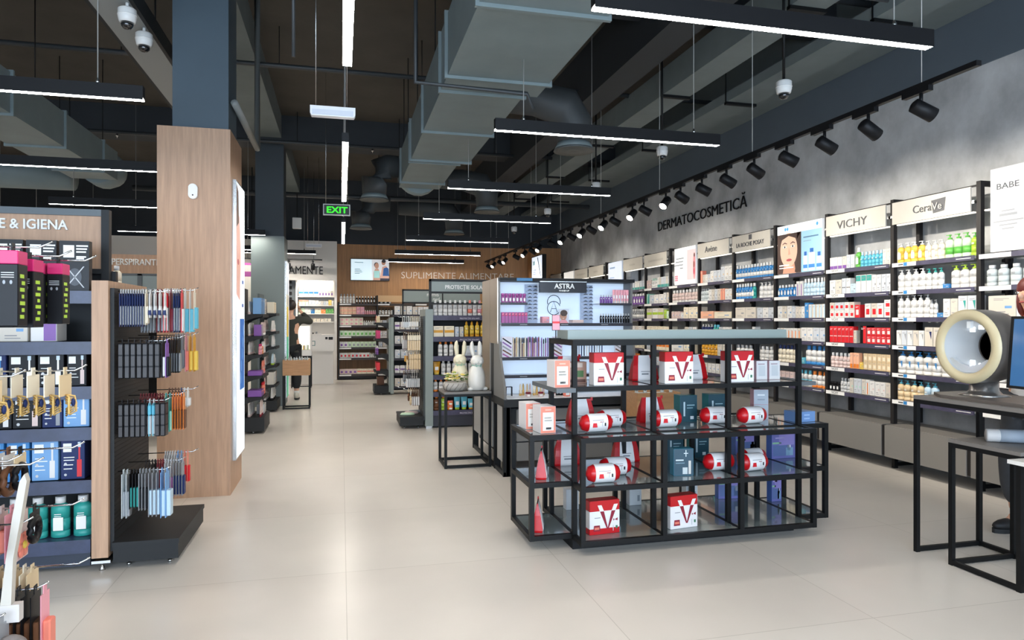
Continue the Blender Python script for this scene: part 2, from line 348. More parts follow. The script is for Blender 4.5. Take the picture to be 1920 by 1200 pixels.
# wall washers over the wooden back wall, behind the other shelves
# dome cameras
def dome(x, y, z, lb, up):
    t = thing('dome_camera', lb, 'camera', (x, y, z), 0, 'white dome cameras')
    G().lathe([(.05, .06), (.062, .05), (.062, -.01), (.055, -.04), (.045, -.045)], WHITE, n=18).lathe([(.065, .012), (.065, .005)], WHITE, n=18).obj('casing', t)
    G().lathe([(.043, -.045), (.04, -.07), (.025, -.088), (.001, -.094)], mat('#15171a', .08, coat=1.), n=16).obj('dome', t)
    G().tube([(0, 0, .06), (0, 0, up)], .012, WHITE if up < .2 else FRAME, 7).obj('stem', t)
dome(-1.52, 5.53, 3.62, 'white dome camera, upper of the pair beside the blue pillar', .1)
dome(-1.52, 5.97, 3.62, 'white dome camera, lower of the pair beside the blue pillar', .1)
for i, (y, l) in enumerate(((4.89, 'nearest'), (7.08, 'second'), (9.15, 'third'), (11.5, 'fourth'), (13.9, 'farthest'))): dome(3.52, y, 3.3, f'white dome camera, {l} along the right ceiling', 1.45)
# exit sign, emergency lamps, detector, speaker
t = thing('exit_sign', 'black exit sign with glowing green letters and white rim', 'sign', (-.06, 9.4, 2.87))
G().box(-.175, 0, -.075, .175, .03, .075, mat('#dfe3df', .4)).obj('frame', t)
G().box(-.163, -.004, -.063, .163, 0, .063, mat('#0a120a', .4)).obj('panel', t)
text('EXIT', .27, (-.135, -.008, -.042), mat('#35e02a', .5, emit=1.1), t, h=.085, bold=.025)
for x in (-.14, .14): G().tube([(x, .015, .075), (x, .015, ZC-2.87)], .003, STEEL, 4).obj('wire', t)
for (x, y, z, lb) in ((-.06, 5.17, 2.92, 'white emergency lamp hanging on two wires over the aisle'), (-.55, 14.6, 2.93, 'far white emergency lamp hanging before the dispensary wall')):
    t = thing('emergency_lamp', lb, 'emergency lamp', (x, y, z))
    G().prism([(-.16, -.018), (-.16, .036), (.16, .036), (.16, -.018), (.15, -.036), (-.15, -.036)], 'y', -.03, .03, mat('#f4f5f8', .35)).obj('casing', t)
    G().box(-.145, -.034, -.03, .145, -.03, .008, mat('#e2e6f0', .15)).obj('lens', t)
    for xx in (-.12, .1): G().tube([(xx, 0, .036), (xx, 0, ZC-z)], .003, STEEL, 4).obj('wire', t)
t = thing('wall_sensor', 'white rounded sensor on the wood pillar', 'sensor', (-1.13, 5.83, 2.41))
G().prism([(x*.034, (z*.034+(.026 if z > 0 else -.026))) for x, z in [(cos(2*pi*i/20+.001), sin(2*pi*i/20+.001)) for i in range(20)]], 'y', -.035, 0, mat('#f3f2ef', .3)).obj('casing', t)
G().fe(0, -.03, .006, .006, -.0355, CHAR, 10).obj('lens', t)
t = thing('wall_speaker', 'white box speaker on the dark beam behind grey pillar', 'speaker', (-.8, 13.3, 3.2))
G().bbox(-.08, -.05, -.1, .08, .05, .1, WHITE).obj('casing', t); G().tube([(0, 0, .1), (0, 0, .55)], .008, FRAME, 5).obj('bracket', t)

# ---------------------------------------------------------------- products
CN = dict(white='#dfdedc', cream='#e9dfc9', yellow='#e3c04e', green='#5fae4a', lime='#a6c83c', teal='#2f9c94', cyan='#5fb8cf', blue='#2f7fc0', navy='#24305c', red='#d3202a',
          pink='#e29aa6', peach='#eeb596', coral='#e5806c', purple='#7d4fa0', violet='#a04f93', beige='#d9c19a', black='#121215', grey='#8d9196', silver='#c4c6c8', orange='#e6812c',
          gold='#d3ad66', clear='#c9d2d4', paleblue='#bcd5e6', palegreen='#cfe6c6', brown='#6b4630', magenta='#c01f62', amber='#d79a1f', mint='#9fd8c4', offwhite='#cfc8bd', coolwhite='#c8ced6', rose='#d9c2bd', skyblue='#6f9fd0', maroon='#7c1f2c')
NICE = dict(offwhite='white', coolwhite='white', paleblue='pale-blue', palegreen='pale-green', skyblue='sky-blue')
def nm(c): return NICE.get(c, c)
def pm(c, r=.4): return mat(CN[c], r, spec=.2 if c in ('black', 'navy', 'brown', 'maroon') else .5)
TXT = mat('#8b8b90', .6)
PC = {}
def product(kind, c1, c2, w, h, pat):
    """mesh of the body, and of its cap if it has one; front looks towards -y, origin at the base centre"""
    key = (kind, c1, c2, w, h, pat)
    if key in PC: return PC[key]
    a = pm(c1); b = pm(c2); hw = w/2; cap = None; cn = None; g = G()
    if kind in ('box', 'case', 'tray'):
        d = max(.035, min(.16, w*1.1)); y = -d/2
        g.bbox(-hw, -d/2, 0, hw, d/2, h, a, .0025); f = y-.0006; x0, x1 = -hw+.004, hw-.004
        if pat == 'band': g.fq(x0, .006, x1, h*.3, f, b)
        elif pat == 'mid': g.fq(x0, h*.38, x1, h*.62, f, b)
        elif pat == 'top': g.fq(x0, h*.66, x1, h-.006, f, b)
        elif pat == 'sq': g.fq(-hw*.5, h*.22, hw*.55, h*.62, f, b)
        elif pat == 'tri': g.fp([(hw*.1, h*.78), (hw*.7, h*.78), (hw*.6, h*.35)], f, b)
        elif pat == 'vs': g.fq(-hw*.25, .006, hw*.25, h*.8, f, b)
        elif pat == 'half': g.fq(0, .004, x1, h-.006, f, b)
        elif pat == 'dots':
            for i in range(3): g.fe((i-1)*w*.28, h*.4, w*.1, w*.1, f, b, 10)
        if pat == 'brush':
            g.fq(hw*.35, h*.06, hw*.75, h*.5, f, WHITE if c2 == c1 else b).fq(hw*.48, h*.5, hw*.62, h*.82, f, WHITE if c2 == c1 else b).fq(hw*.42, h*.82, hw*.68, h*.95, f, mat('#cfe0ec', .5))
            g.fq(-hw*.8, h*.7, -hw*.1, h*.92, f-.0003, WHITE)
            for k in (.55, .48, .36, .26): g.fq(-hw*.75, h*k, hw*R.uniform(-.1, .2), h*k+h*.022, f-.0003, WHITE)
            for k in (.12, .4): g.fe(-hw*.6, h*k, hw*.12, hw*.12, f-.0005, pm('silver'), 10)
        elif pat != 'plain':
            for k in (.84, .78): g.fq(-hw*.6, h*k, hw*(.5 if k > .8 else .1), h*k+h*.022, f-.0003, TXT if c1 in ('white', 'offwhite', 'coolwhite', 'cream', 'rose', 'paleblue', 'peach', 'beige') else WHITE)
            if pat == 'txt': g.fq(-hw*.6, h*.22, hw*.25, h*.26, f-.0003, TXT).fq(-hw*.6, h*.12, hw*.5, h*.15, f-.0003, TXT).fq(hw*.2, h*.4, hw*.7, h*.52, f-.0003, pm(('skyblue', 'rose', 'mint', 'beige', 'grey')[int(w*1000+h*1000) % 5]))
            g.fq(hw-.0025, .002, hw-.0005, h-.002, f-.0004, pm('grey'))
    elif kind in ('bottle', 'pump', 'spray', 'flask'):
        sy = .72; bh = h*(.78 if kind != 'flask' else .84); r = hw*.97
        def P(q): return r if q < bh*.86 else r*(1-.6*((q-bh*.86)/(bh*.14))**1.6)
        cut = [(0, a), (bh*.16, b if pat in ('band', 'low') else a), (bh*.5, a), (bh, a)]
        g.lathe([(r*.9, 0), (r, .004), (r, bh*.2)], a if pat != 'low' else b, sy=sy)
        g.lathe([(r, bh*.2), (r, bh*.55)], b if pat in ('band', 'mid') else a, sy=sy)
        g.lathe([(r, bh*.55)]+[(P(bh*(.86+.14*i/4)), bh*(.86+.14*i/4)) for i in range(5)], a, sy=sy)
        f = -hw*.72*.99
        if pat == 'tri': g.fp([(-hw*.05, h*.55), (hw*.5, h*.55), (hw*.42, h*.25)], f-.001, b)
        if pat == 'label': g.fq(-hw*.5, bh*.22, hw*.5, bh*.6, f-.0012, WHITE)
        for k in (.62, .68): g.fq(-hw*.4, bh*k, hw*.3, bh*k+.004, f-.0012, TXT if c1 in ('white', 'cream', 'clear') else WHITE)
        q = pm(c2 if pat != 'label' else 'white')
        e = G(); cn = 'cap'
        if kind == 'pump':
            cn = 'pump'; e.lathe([(r*.48, 0), (r*.48, h*.06), (r*.16, h*.07), (r*.16, h*.15), (r*.3, h*.155), (r*.3, h*.19)], q, sy=.9, n=10).box(-r*.9, -r*.16, h*.16, 0, r*.16, h*.19, q)
        elif kind == 'spray':
            cn = 'spray_cap'; e.lathe([(r*.5, 0), (r*.55, h*.08), (r*.36, h*.18), (r*.24, h*.22)], q, n=10)
        elif kind == 'flask': e.lathe([(r*.55, -h*.005), (r*.55, h*.15)], q, n=10)
        else: e.lathe([(r*.5, 0), (r*.52, h*.02), (r*.5, h*.2), (r*.44, h*.22)], q, n=10)
        cap = (e.mesh(cn), bh)
    elif kind == 'jar':
        r = hw*.97; g.lathe([(r*.92, 0), (r, .006), (r, h*.62), (r*.9, h*.66)], a); g.fq(-hw*.5, h*.15, hw*.5, h*.5, -r*1.0, WHITE if c1 != 'white' else b)
        e = G().lathe([(r*1.02, 0), (r*1.02, h*.3), (r*.95, h*.34)], b); cn = 'lid'; cap = (e.mesh('lid'), h*.66)
    elif kind == 'tube':
        n = 8; P = [(hw*cos(2*pi*i/12), hw*.55*sin(2*pi*i/12)) for i in range(12)]
        vs = [(x*.8, y*.9, h*.16) for x, y in P]+[(x*1.05, y*.5, h*.75) for x, y in P]+[(x*1.12, y*.04, h) for x, y in P]
        fs = [(q*12+i, q*12+(i+1) % 12, q*12+12+(i+1) % 12, q*12+12+i) for q in (0, 1) for i in range(12)]
        g.add(vs, fs, a, True); g.fq(-hw*.5, h*.35, hw*.5, h*.6, -hw*.45, b if pat == 'mid' else WHITE)
        e = G().lathe([(hw*.7, 0), (hw*.74, h*.005), (hw*.74, h*.16)], b, n=12, sy=.7); cn = 'cap'; cap = (e.mesh('cap'), 0)
    PC[key] = (g.mesh(kind), cap, cn)
    return PC[key]
KN = dict(box='box', case='case', tray='display tray', bottle='bottle', pump='pump bottle', spray='spray bottle', flask='flask', jar='jar', tube='tube')
ON = dict(box='product_box', case='gift_case', tray='display_tray', bottle='bottle', pump='pump_bottle', spray='spray_bottle', flask='flask', jar='jar', tube='tube')
CTN = dict(box='box', case='case', tray='tray', bottle='bottle', pump='bottle', spray='bottle', flask='bottle', jar='jar', tube='tube')
def kindname(kind, where):
    if kind != 'box': return ON[kind]
    for k, n in (('back wall', 'vitamin_box'), ('dispensary', 'medicine_box'), ('sun care', 'sunscreen_box'), ('dental', 'toothbrush_box'), ('make-up', 'makeup_box'), ('stand', 'cosmetic_box'), ('gondola', 'supplement_box'), ('top shelf', 'cream_box'), ('fourth shelf', 'serum_box')):
        if k in where: return n
    return 'skincare_box'
def put(kind, c1, c2, w, h, pat, loc, rz, label, group):
    me, cap, cn = product(kind, c1, c2, w, h, pat)
    o = link(kindname(kind, label), me, None, loc, rz); tag(o, label, CTN[kind], group)
    if cap: link(cn, cap[0], o, (0, 0, cap[1]))
    return o
def fill(ox, oy, oz, rz, width, spec, where, inset=.03, maxh=.24):
    """spec: '4 pump white/teal 8x20 tri; gap 5; 3x2 box red/white 7x9' (sizes in cm, NxM = M high), laid from the left end of a shelf"""
    it = []; tot = 0
    for part in spec.split(';'):
        p = part.split()
        if p[0] == 'gap': it.append(('gap', float(p[1])/100)); tot += float(p[1])/100; continue
        n, st = (p[0].split('x')+['1'])[:2]; w, h = [float(q)/100 for q in p[3].split('x')]
        c = p[2].split('/'); pat = p[4] if len(p) > 4 else 'txt'
        for k in range(int(n)): it.append((p[1], c[0], c[-1], w, h, pat, int(st))); tot += w
    free = (width-tot)/max(1, len(it)); f = 1.
    if free < .002: f = (width-.002*len(it))/tot; free = .002
    free = min(free, .012)
    x = 0; i = 0; ca, sa = cos(rz), sin(rz)
    tot_n = sum(1 for q in it if q[0] != 'gap')
    for q in it:
        if q[0] == 'gap': x += q[1]*f+free; continue
        kind, c1, c2, w, h, pat, st = q; w = round(w*f, 4); h = min(h, maxh/st)
        d = max(.035, min(.16, w*1.1)) if kind in ('box', 'tray', 'case') else w*.72
        lx = x+w/2+free/2; ly = inset+d/2+R.uniform(0, .006)
        for s in range(st):
            desc = nm(c1)+' '+KN[kind]
            if kind in ('box', 'tray', 'case'):
                if c2 != c1 and pat != 'plain' and st == 1: desc += {'band': ' with %s base', 'mid': ' with %s band', 'top': ' with %s top', 'sq': ' with %s square', 'tri': ' with %s wedge', 'vs': ' with %s stripe', 'half': ' with %s half', 'dots': ' with %s dots', 'brush': ' with toothbrush print', 'txt': ''}[pat].replace('%s', nm(c2))
            elif c2 != c1: desc += ' with %s %s' % (nm(c2), {'pump': 'pump', 'jar': 'lid'}.get(kind, 'cap'))
            lv = '' if st == 1 else ('lower ' if s == 0 else 'upper ' if s == st-1 else 'middle ')
            cc = R.choice(('white', 'white', 'offwhite', 'coolwhite')) if c1 == 'white' and kind == 'box' else c1
            o = put(kind, cc, c2, w, h, pat, (ox+lx*ca-ly*sa, oy+lx*sa+ly*ca, oz+s*(h+.001)), rz+(R.uniform(-.04, .04) if kind not in ('box', 'tray') else 0),
                    f'{desc}, {lv}{ordn(i)} from left, {where}', f'{CTN[kind]}s, {where}')
        x += w+free; i += 1
    return i

# ---------------------------------------------------------------- the shelving bays on the concrete wall
Y0, BW, XF = 4.50, .905, 5.05
SZ = (1.93, 1.67, 1.42, 1.16, .90, .65)
UPR = mat('#211f20', .5, spec=.3)
def upright(t, x):
    G().box(x-.02, .015, .418, x+.02, .055, 2.54, UPR).box(x-.02, .055, 2.5, x+.02, .35, 2.54, UPR).box(x-.02, .31, .418, x+.02, .35, 2.5, UPR).obj('upright', t)
def bay(b, name, sign=None, poster=False, last=False):
    t = thing('shelving_bay', f'dark shelving bay, {name}', 'shelving', (XF, Y0+BW*(b+1), 0), -pi/2, 'shelving bays along the concrete wall')
    upright(t, 0)
    if last: upright(t, BW)
    for i, z in enumerate(SZ):
        s = G().box(.022, .0, z-.022, BW-.022, .3, z, mat('#b9b6b2', .4)).box(.022, .3, z-.05, .04, .33, z, UPR).box(BW-.04, .3, z-.05, BW-.022, .33, z, UPR).obj('shelf', t)
        q = G().box(.022, -.006, z-.036, BW-.022, 0, z+.004, STRIP).fq(.024, z-.034, .30, z+.002, -.0075, TAG)
        q.fq(BW-.19, z-.02, BW-.05, z-.014, -.0075, TAG).obj('price_strip', s)
        if sign in ('VICHY',) : text('VICHY', .1, (.11, -.009, z-.026), GTXT, s, ext=.0003)
        if sign == 'CeraVe': G().fq(.16, z-.03, .2, z, -.009, pm('blue')).fq(.1, z-.022, .155, z-.01, -.009, GTXT).obj('printed_mark', s)
    # canopy light strip under the header
    if not poster:
        h = G().box(.03, -.012, 2.295, BW-.05, .0, 2.5, CREAM).box(.0, .02, 2.5, BW-.022, .03, 2.515, UPR).box(BW-.05, -.004, 2.36, BW-.024, .02, 2.385, STEEL).box(.0, -.004, 2.36, .03, .02, 2.385, STEEL).obj('header_board', t)
        if sign == 'CeraVe':
            text('Cera', .2, (.27, -.016, 2.365), GTXT, h, h=.068)
            G().fp([(.47, 2.45), (.62, 2.46), (.605, 2.345), (.49, 2.335)], -.014, GTXT).obj('logo_block', h)
            text('Ve', .1, (.485, -.02, 2.365), CREAM, h, h=.062)
        elif sign == 'VICHY': text('VICHY', .42, (.2, -.016, 2.35), GTXT, h, h=.082)
        elif sign == 'LRP':
            text('LA ROCHE POSAY', .6, (.13, -.016, 2.345), GTXT, h, h=.055); G().fq(.41, 2.425, .48, 2.488, -.0145, GTXT).obj('logo_block', h)
        elif sign == 'AVENE': text('Avène', .32, (.24, -.016, 2.36), GTXT, h, h=.085)
        elif sign:
            g = G(); x = .2 if sign == 'a' else .33                # unreadably small grey lettering
            while x < (.72 if sign == 'a' else .55): w = R.uniform(.02, .04); g.fq(x, 2.375, x+w*.25, 2.405, -.0135, mat('#9a968f', .6)).fq(x, 2.375, x+w, 2.381, -.0135, mat('#9a968f', .6)).fq(x+w*.8, 2.375, x+w, 2.405, -.0135, mat('#9a968f', .6)); x += w+.016
            g.obj('lettering', h)
    # canopy strip light
    G().box(.05, .02, 2.285, BW-.05, .05, 2.297, mat('#fff8ea', .5, emit=1.2)).obj('strip_light', t)
    return t
def cabinet(b, name):
    t = thing('base_cabinet', f'grey floating base cabinet {name}', 'cabinet', (4.95, Y0+BW*(b+1), 0), -pi/2, 'base cabinets along the concrete wall')
    G().box(.03, .016, .12, BW-.01, .4, .417, CAB).obj('carcass', t)
    G().bbox(.03, 0, .12, BW-.01, .015, .412, CAB, .003).obj('drawer_front', t)
    G().box(-.008, .01, .13, .03, .3, .41, UPR).obj('filler', t)
    G().box(-.005, .115, 0, .03, .155, .13, FRAME).box(.0, .15, .02, .024, .46, .05, FRAME).obj('foot', t)
BN = {-2: 'first', -1: 'second', 0: 'third', 1: 'fourth', 2: 'fifth', 3: 'sixth', 4: 'seventh', 5: 'eighth', 6: 'ninth', 7: 'tenth', 8: 'eleventh', 9: 'twelfth', 10: 'thirteenth', 11: 'fourteenth', 12: 'fifteenth'}
BN = {k: v for k, v in zip(range(-1, 13), ORD)}
SIGN = {0: 'CeraVe', 1: 'VICHY', 3: 'LRP', 4: 'AVENE', 6: 'a', 7: 'b', 9: 'b', 10: 'a'}
HINT = {-1: 'under the white letter poster', 0: 'behind the round scanner', 1: 'holding the red boxes', 2: 'under the blue portrait poster', 3: 'with blue bottles on top', 4: 'beside the blue-bottle bay', 5: 'behind the white text poster',
        6: 'left of the white text poster', 7: 'with the purple bottles', 8: 'under the pale blue poster', 9: 'its sign just above the make-up stand', 10: 'its sign near the wall corner', 11: 'under the small white poster', 12: 'in the wall corner'}
for b in range(-1, 13):
    bay(b, f'{BN[b]} from the right, '+HINT[b], SIGN.get(b), b in (-1, 2, 5, 8, 11), b == -1)
    cabinet(b, f'under the {BN[b]} wall bay from right')
T = ('top shelf', 'second shelf', 'third shelf', 'fourth shelf', 'fifth shelf', 'bottom shelf')
STOCK = {
 -1: {1: '8 flask clear/white 9x17', 2: 'gap 4; 2 box white/white 24x17; 1 box paleblue/blue 13x17 half; gap 20', 3: '4 box white/silver 12x12; 4 bottle white/grey 7x15', 4: '6 bottle white/teal 8x17 mid; 3 box white/blue 9x12', 5: '7 box white/grey 9x13; 2 jar white/silver 8x7'},
 0: {0: '4 pump yellow/lime 10x19 label; 3 pump cream/lime 9x18 label; 3 pump palegreen/green 11x21 mid; 1 pump lime/green 9x20', 1: '4 pump white/white 9x20; 3 pump white/teal 7x19; 1 box blue/white 7x4; 3 pump white/lime 10x20',
     2: '5 pump white/white 9x21 tri; 2 pump white/grey 5x16; 1 box blue/blue 8x4; 2 box white/pink 9x16 txt; 2 box white/teal 11x18 tri', 3: '5 box white/grey 6x14 tri; 5 box white/navy 9x17 tri; 1 box blue/white 5x5',
     4: '7 pump white/blue 10x21 tri; 2 pump white/navy 9x17 tri', 5: '4 pump beige/cyan 8x19; 2 pump paleblue/cyan 8x19; 2 jar white/cyan 11x10; 2 box white/cyan 7x12 half; 1 box black/white 6x12'},
 1: {0: '4 box white/purple 7x13 band; 2 box white/paleblue 6x14; 1 bottle green/green 8x20 label; 6 bottle cyan/paleblue 5.5x15; 2 box cream/cream 6x15', 1: '2 box white/grey 9x15; 2 box white/black 6x16 dots; 1 box paleblue/white 8x10; 3 box white/teal 7x18 top; 4 box white/cream 6x17',
     2: '5x2 box white/red 7x8 sq; 1 box red/white 7x13 sq; gap 6; 3x1 box white/red 8x14 sq; 1x2 box white/red 9x8.5 sq', 3: '6 box red/white 6.5x17 dots; 1 box white/red 5x13; gap 5; 1 box black/red 10x18 half; 5x2 box red/white 7x8 sq',
     4: '5 bottle rose/silver 7x15; 3 box peach/orange 5x16 band; 1 box yellow/orange 6x7; 6x2 box beige/cream 7x8 sq', 5: '3 jar black/black 5x9; 3 bottle silver/grey 5x14; 4 box white/grey 5.5x15; 1 box white/orange 5.5x15 vs; 4 box white/purple 7x14 txt'},
 2: {1: '6 bottle blue/blue 7x14 label; 2 box white/purple 7x17 vs; 7 bottle paleblue/white 6.5x19', 2: '3 box white/cream 10x14; 4 box white/paleblue 6x13; 1 box blue/white 7x17; 5 box white/paleblue 6x15 half', 3: '7 box white/orange 6x14 vs; 4 box white/white 10x15',
     4: '6 bottle cream/navy 7x20; 1 box cyan/white 8x7; 4 bottle white/blue 9x21 low', 5: '4 box rose/grey 7x14; 4 bottle white/cyan 6.5x18 mid; 3 bottle white/orange 7.5x18 low'},
 3: {0: '13 bottle blue/white 6.2x18 mid', 1: '6 bottle blue/white 6x20 mid; 1 bottle teal/white 7x20 label; gap 8; 4 pump white/white 8x20', 2: '2 box white/cream 24x14; gap 3; 3 box white/white 12x13', 3: '4 box white/cream 9x10; 1 box silver/white 7x15; 4 box white/grey 9x9', 4: '4 bottle white/grey 8x17; gap 6; 4 bottle white/silver 8x17', 5: '6 box white/paleblue 8x13; 4 box white/pink 8x12'},
 4: {0: '1 box coral/peach 6x18 half; 3 box white/grey 7x12; 3 box white/cream 9x16; 3 box white/white 10x20', 1: '4 flask clear/grey 6x18; 4 box white/peach 8x16; 2 box peach/coral 6x16 half; 2 box white/cream 10x15', 2: '1 box peach/rose 36x10; 1 box cream/rose 44x9', 3: '4 pump navy/white 7x18; 2 bottle teal/cyan 8x17; 4 box white/grey 8x14', 4: '5 bottle amber/yellow 8x18; 3 box white/cream 12x16', 5: '8 box white/teal 9x13'},
 5: {1: '8 bottle rose/white 9x19 low', 2: '3 box rose/pink 9x11; 1 box white/rose 9x9; 3 box cream/rose 14x17', 3: '2 box white/white 20x8; 3 box white/white 11x13', 4: '1 box white/silver 38x18; 3 box cream/grey 9x18', 5: '8 box white/rose 9x13'},
 6: {0: '2 box rose/white 8x14; 3 pump white/mint 8x17; 7 box white/teal 6x17 band', 1: '1 box mint/teal 10x17 half; 3 box white/rose 16x15; 2 box white/black 9x17', 2: '3 box white/lime 20x17 mid; 1 box lime/green 9x14; 1 box palegreen/white 9x12', 3: '6 box cream/grey 13x13', 4: '2 box white/black 8x14; 5 box cream/orange 12x15 mid', 5: '7 box white/grey 10x13'},
 7: {0: '1 box pink/rose 6x20; 7 box white/teal 10x15 band', 1: '7 bottle purple/white 10x19 label', 2: '9 bottle grey/white 8x17 mid', 3: '6 box white/red 13x13 txt', 4: '6 box cream/grey 13x16', 5: '5 bottle cream/orange 10x15'},
 8: {1: '6 bottle violet/silver 9x17', 3: '6 box white/grey 11x14'}, 9: {0: '6 box cream/grey 12x15'}, 10: {0: '6 box white/rose 12x15'},
}
for b, sh in STOCK.items():
    for i, spec in sh.items():
        fill(XF, Y0+BW*(b+1)-.03, SZ[i]+.004, -pi/2, BW-.06, spec, f'{T[i]}, {BN[b]} wall bay from right', maxh=.225)
# posters standing in the bays (flat backlit prints)
def poster(b, label, draw, y0=.02, x0=.1, z0=1.94, z1=2.5, emit=.25, hid='#ffffff'):
    t = thing('poster', label, 'poster', (XF-.012, Y0+BW*(b+1), 0), -pi/2)
    g = G().box(x0, .0, z0, BW-.03, .03, z1, mat(hid, .4, emit=emit)); g.obj('light_panel', t)
    q = G(); draw(q); q.obj('print', t)
    return t
def pm2(h, e=.2): return mat(h, .5, emit=e)
def face_poster(q):
    y = -.002
    q.fq(.10, 1.94, .53, 2.4, y, pm2('#4a342e')); q.fq(.53, 1.94, .875, 2.5, y, pm2('#9fcdee'))
    q.fq(.1, 2.4, .875, 2.5, y-.001, pm2('#f5fbff'))
    q.fp([(.2, 1.94), (.44, 1.94), (.40, 2.1), (.24, 2.1)], y-.001, pm2('#d59a80'))
    q.fe(.31, 2.21, .155, .2, y-.0016, pm2('#edbda5'), 28); q.fp([(.46, 2.4), (.53, 2.4), (.53, 1.95), (.42, 1.95), (.47, 2.15)], y-.002, pm2('#3a2824'))
    q.fp([(.1, 2.4), (.53, 2.4), (.46, 2.33), (.31, 2.375), (.17, 2.33)], y-.002, pm2('#3a2824'))
    for x in (.24, .385):
        q.fe(x, 2.25, .032, .014, y-.0025, pm2('#fbeee6')); q.fe(x, 2.25, .013, .013, y-.003, pm2('#3b2a22'))
        q.fp([(x-.045, 2.285), (x, 2.305), (x+.045, 2.287), (x+.04, 2.28), (x, 2.292), (x-.04, 2.278)], y-.0025, pm2('#3f2a24'))
    q.fp([(.315, 2.25), (.345, 2.16), (.3, 2.152)], y-.0022, pm2('#d9a188')); q.fe(.318, 2.095, .05, .016, y-.0025, pm2('#b9565a')); q.fq(.27, 2.094, .366, 2.097, y-.003, pm2('#7c2d34'))
    for x, z, w, h in ((.57, 1.95, .07, .17), (.66, 1.95, .1, .2), (.79, 1.95, .08, .15)):
        q.fq(x, z, x+w, z+h, y-.002, pm2('#dcecf7')); q.fq(x+w*.2, z+h, x+w*.8, z+h+.045, y-.002, pm2('#2867b5')); q.fq(x, z+.03, x+w, z+.07, y-.003, pm2('#3f86cf'))
    q.fq(.57, 2.32, .82, 2.335, y-.002, pm2('#5a7fa0')); q.fq(.57, 2.28, .7, 2.288, y-.002, pm2('#8aa5ba')); q.fq(.14, 2.03, .32, 2.045, y-.004, pm2('#ffffff')); q.fq(.14, 2.0, .4, 2.012, y-.004, pm2('#ffffff'))
    for x in (.25, .29, .8): q.fe(x, 2.455, .018, .02, y-.002, pm2('#4fa3d8'))
poster(2, 'portrait poster of a dark-haired woman beside blue bottles', face_poster)
def babe(q):
    for k, (z, w) in enumerate(((2.25, .22), (2.215, .3), (2.17, .5), (2.14, .3), (2.11, .2))): q.fq(.28-w/4, z, .28+w/4, z+(.012 if k != 1 else .02), -.002, mat('#9da1a6', .6))
p = poster(-1, 'white poster topped with thin grey letters', babe, x0=.13, z1=2.6, emit=.02, hid='#d6d7d9')
text('BABE', .185, (.18, -.003, 2.43), mat('#5c6066', .6), p, h=.045, ext=.0004, name='printed_lettering')
def txtposter(q):
    for z, x0, x1 in ((2.33, .28, .52), (2.28, .26, .5), (2.23, .22, .5), (2.18, .4, .5)): q.fq(x0, z, x1, z+.02, -.002, pm2('#9aa0a6'))
    q.fq(.62, 2.0, .875, 2.45, -.0018, pm2('#f6d3d6')); q.fe(.84, 2.2, .035, .2, -.0022, pm2('#d98f94')); q.fe(.83, 2.22, .02, .05, -.0026, pm2('#8c4a44')); q.fe(.83, 2.12, .022, .05, -.0026, pm2('#c24a5c')); q.fe(.84, 2.36, .02, .03, -.0026, pm2('#5c3a36'))
    for i in range(2):
        for k in range(3): q.fq(.24+i*.05, 2.0+k*.03, .28+i*.05, 2.024+k*.03, -.0024, pm2('#e06a80'))
poster(5, 'white poster with lines of grey text and pink face strip', txtposter, x0=.22)
def bluep(q):
    q.fq(.3, 2.38, .55, 2.41, -.002, pm2('#8fa3c0'))
    for z in (2.2, 2.16, 2.12): q.fq(.3, z, .52, z+.015, -.002, pm2('#93a9cf'))
    q.fq(.75, 2.0, .8, 2.1, -.002, pm2('#7c8fb5'))
poster(8, 'pale blue poster behind the right end of make-up stand', bluep, x0=.22, emit=.35, hid='#dce8fa')
def smallp(q): q.fq(.5, 2.1, .58, 2.2, -.002, pm2('#7a3040')); q.fq(.63, 2.1, .73, 2.22, -.002, pm2('#8c3a48'))
poster(11, 'small white poster near the wall corner', smallp, x0=.2)
# wall lettering and the corner light box
o = text('DERMATOCOSMETICĂ', 2.71, (XW-.012, 11.05, 2.96), BLACK, None, '-x', name='wall_lettering', h=.215, ext=.004)
tag(o, 'large black raised letters across the concrete wall', 'lettering')
t = thing('light_box', 'bright projecting light box near the far wall corner', 'light box', (4.6, 16.37, 2.66), -pi/2)
G().box(0, 0, -.3, .92, .1, .3, FRAME).box(-.2, .04, -.1, 0, .06, .1, FRAME).obj('casing', t)
q = G().fq(.02, -.28, .9, .28, -.002, mat('#e4eefc', .4, emit=.9)); q.fp([(.5, .25), (.56, .25), (.8, -.2), (.77, -.22)], -.004, mat('#4a5468', .5, emit=.2))
for z in (-.05, -.1, -.15): q.fq(.12, z, .42, z+.02, -.004, mat('#9fb0d0', .5, emit=.5))
q.fq(.12, .08, .3, .18, -.004, mat('#9fc0c8', .5, emit=.5)); q.obj('print', t)

# ---------------------------------------------------------------- display island with gift sets
isl = thing('display_island', 'black tubular display island with grey glass shelves and grey header', 'display stand', (0, 0, 0))
PX = (1.385, 1.911, 2.439, 2.966); HB = .0145
def post(x, y, z0, z1): G().box(x-HB, y-HB, z0, x+HB, y+HB, z1, FRAME).obj('post', isl)
def rail(x0, y0, x1, y1, z): G().box(min(x0, x1)-HB+.001, min(y0, y1)-HB+.001, z-HB, max(x0, x1)+HB-.001, max(y0, y1)+HB-.001, z+HB, FRAME).obj('rail', isl)
def panel(x0, y0, x1, y1, z): G().box(x0+.012, y0+.012, z-.004, x1-.012, y1-.012, z+.0135, GLASSG).obj('shelf', isl)
for x in PX:
    for y in (3.965, 4.435): post(x, y, .06, 1.27)
    for y in (3.815, 4.585): post(x, y, .06, .70)
    for z in (.075, .395, .685): rail(x, 3.815, x, 3.965, z); rail(x, 4.435, x, 4.585, z); rail(x, 3.965, x, 4.435, z)
    for z in (.975, 1.257): rail(x, 3.965, x, 4.435, z)
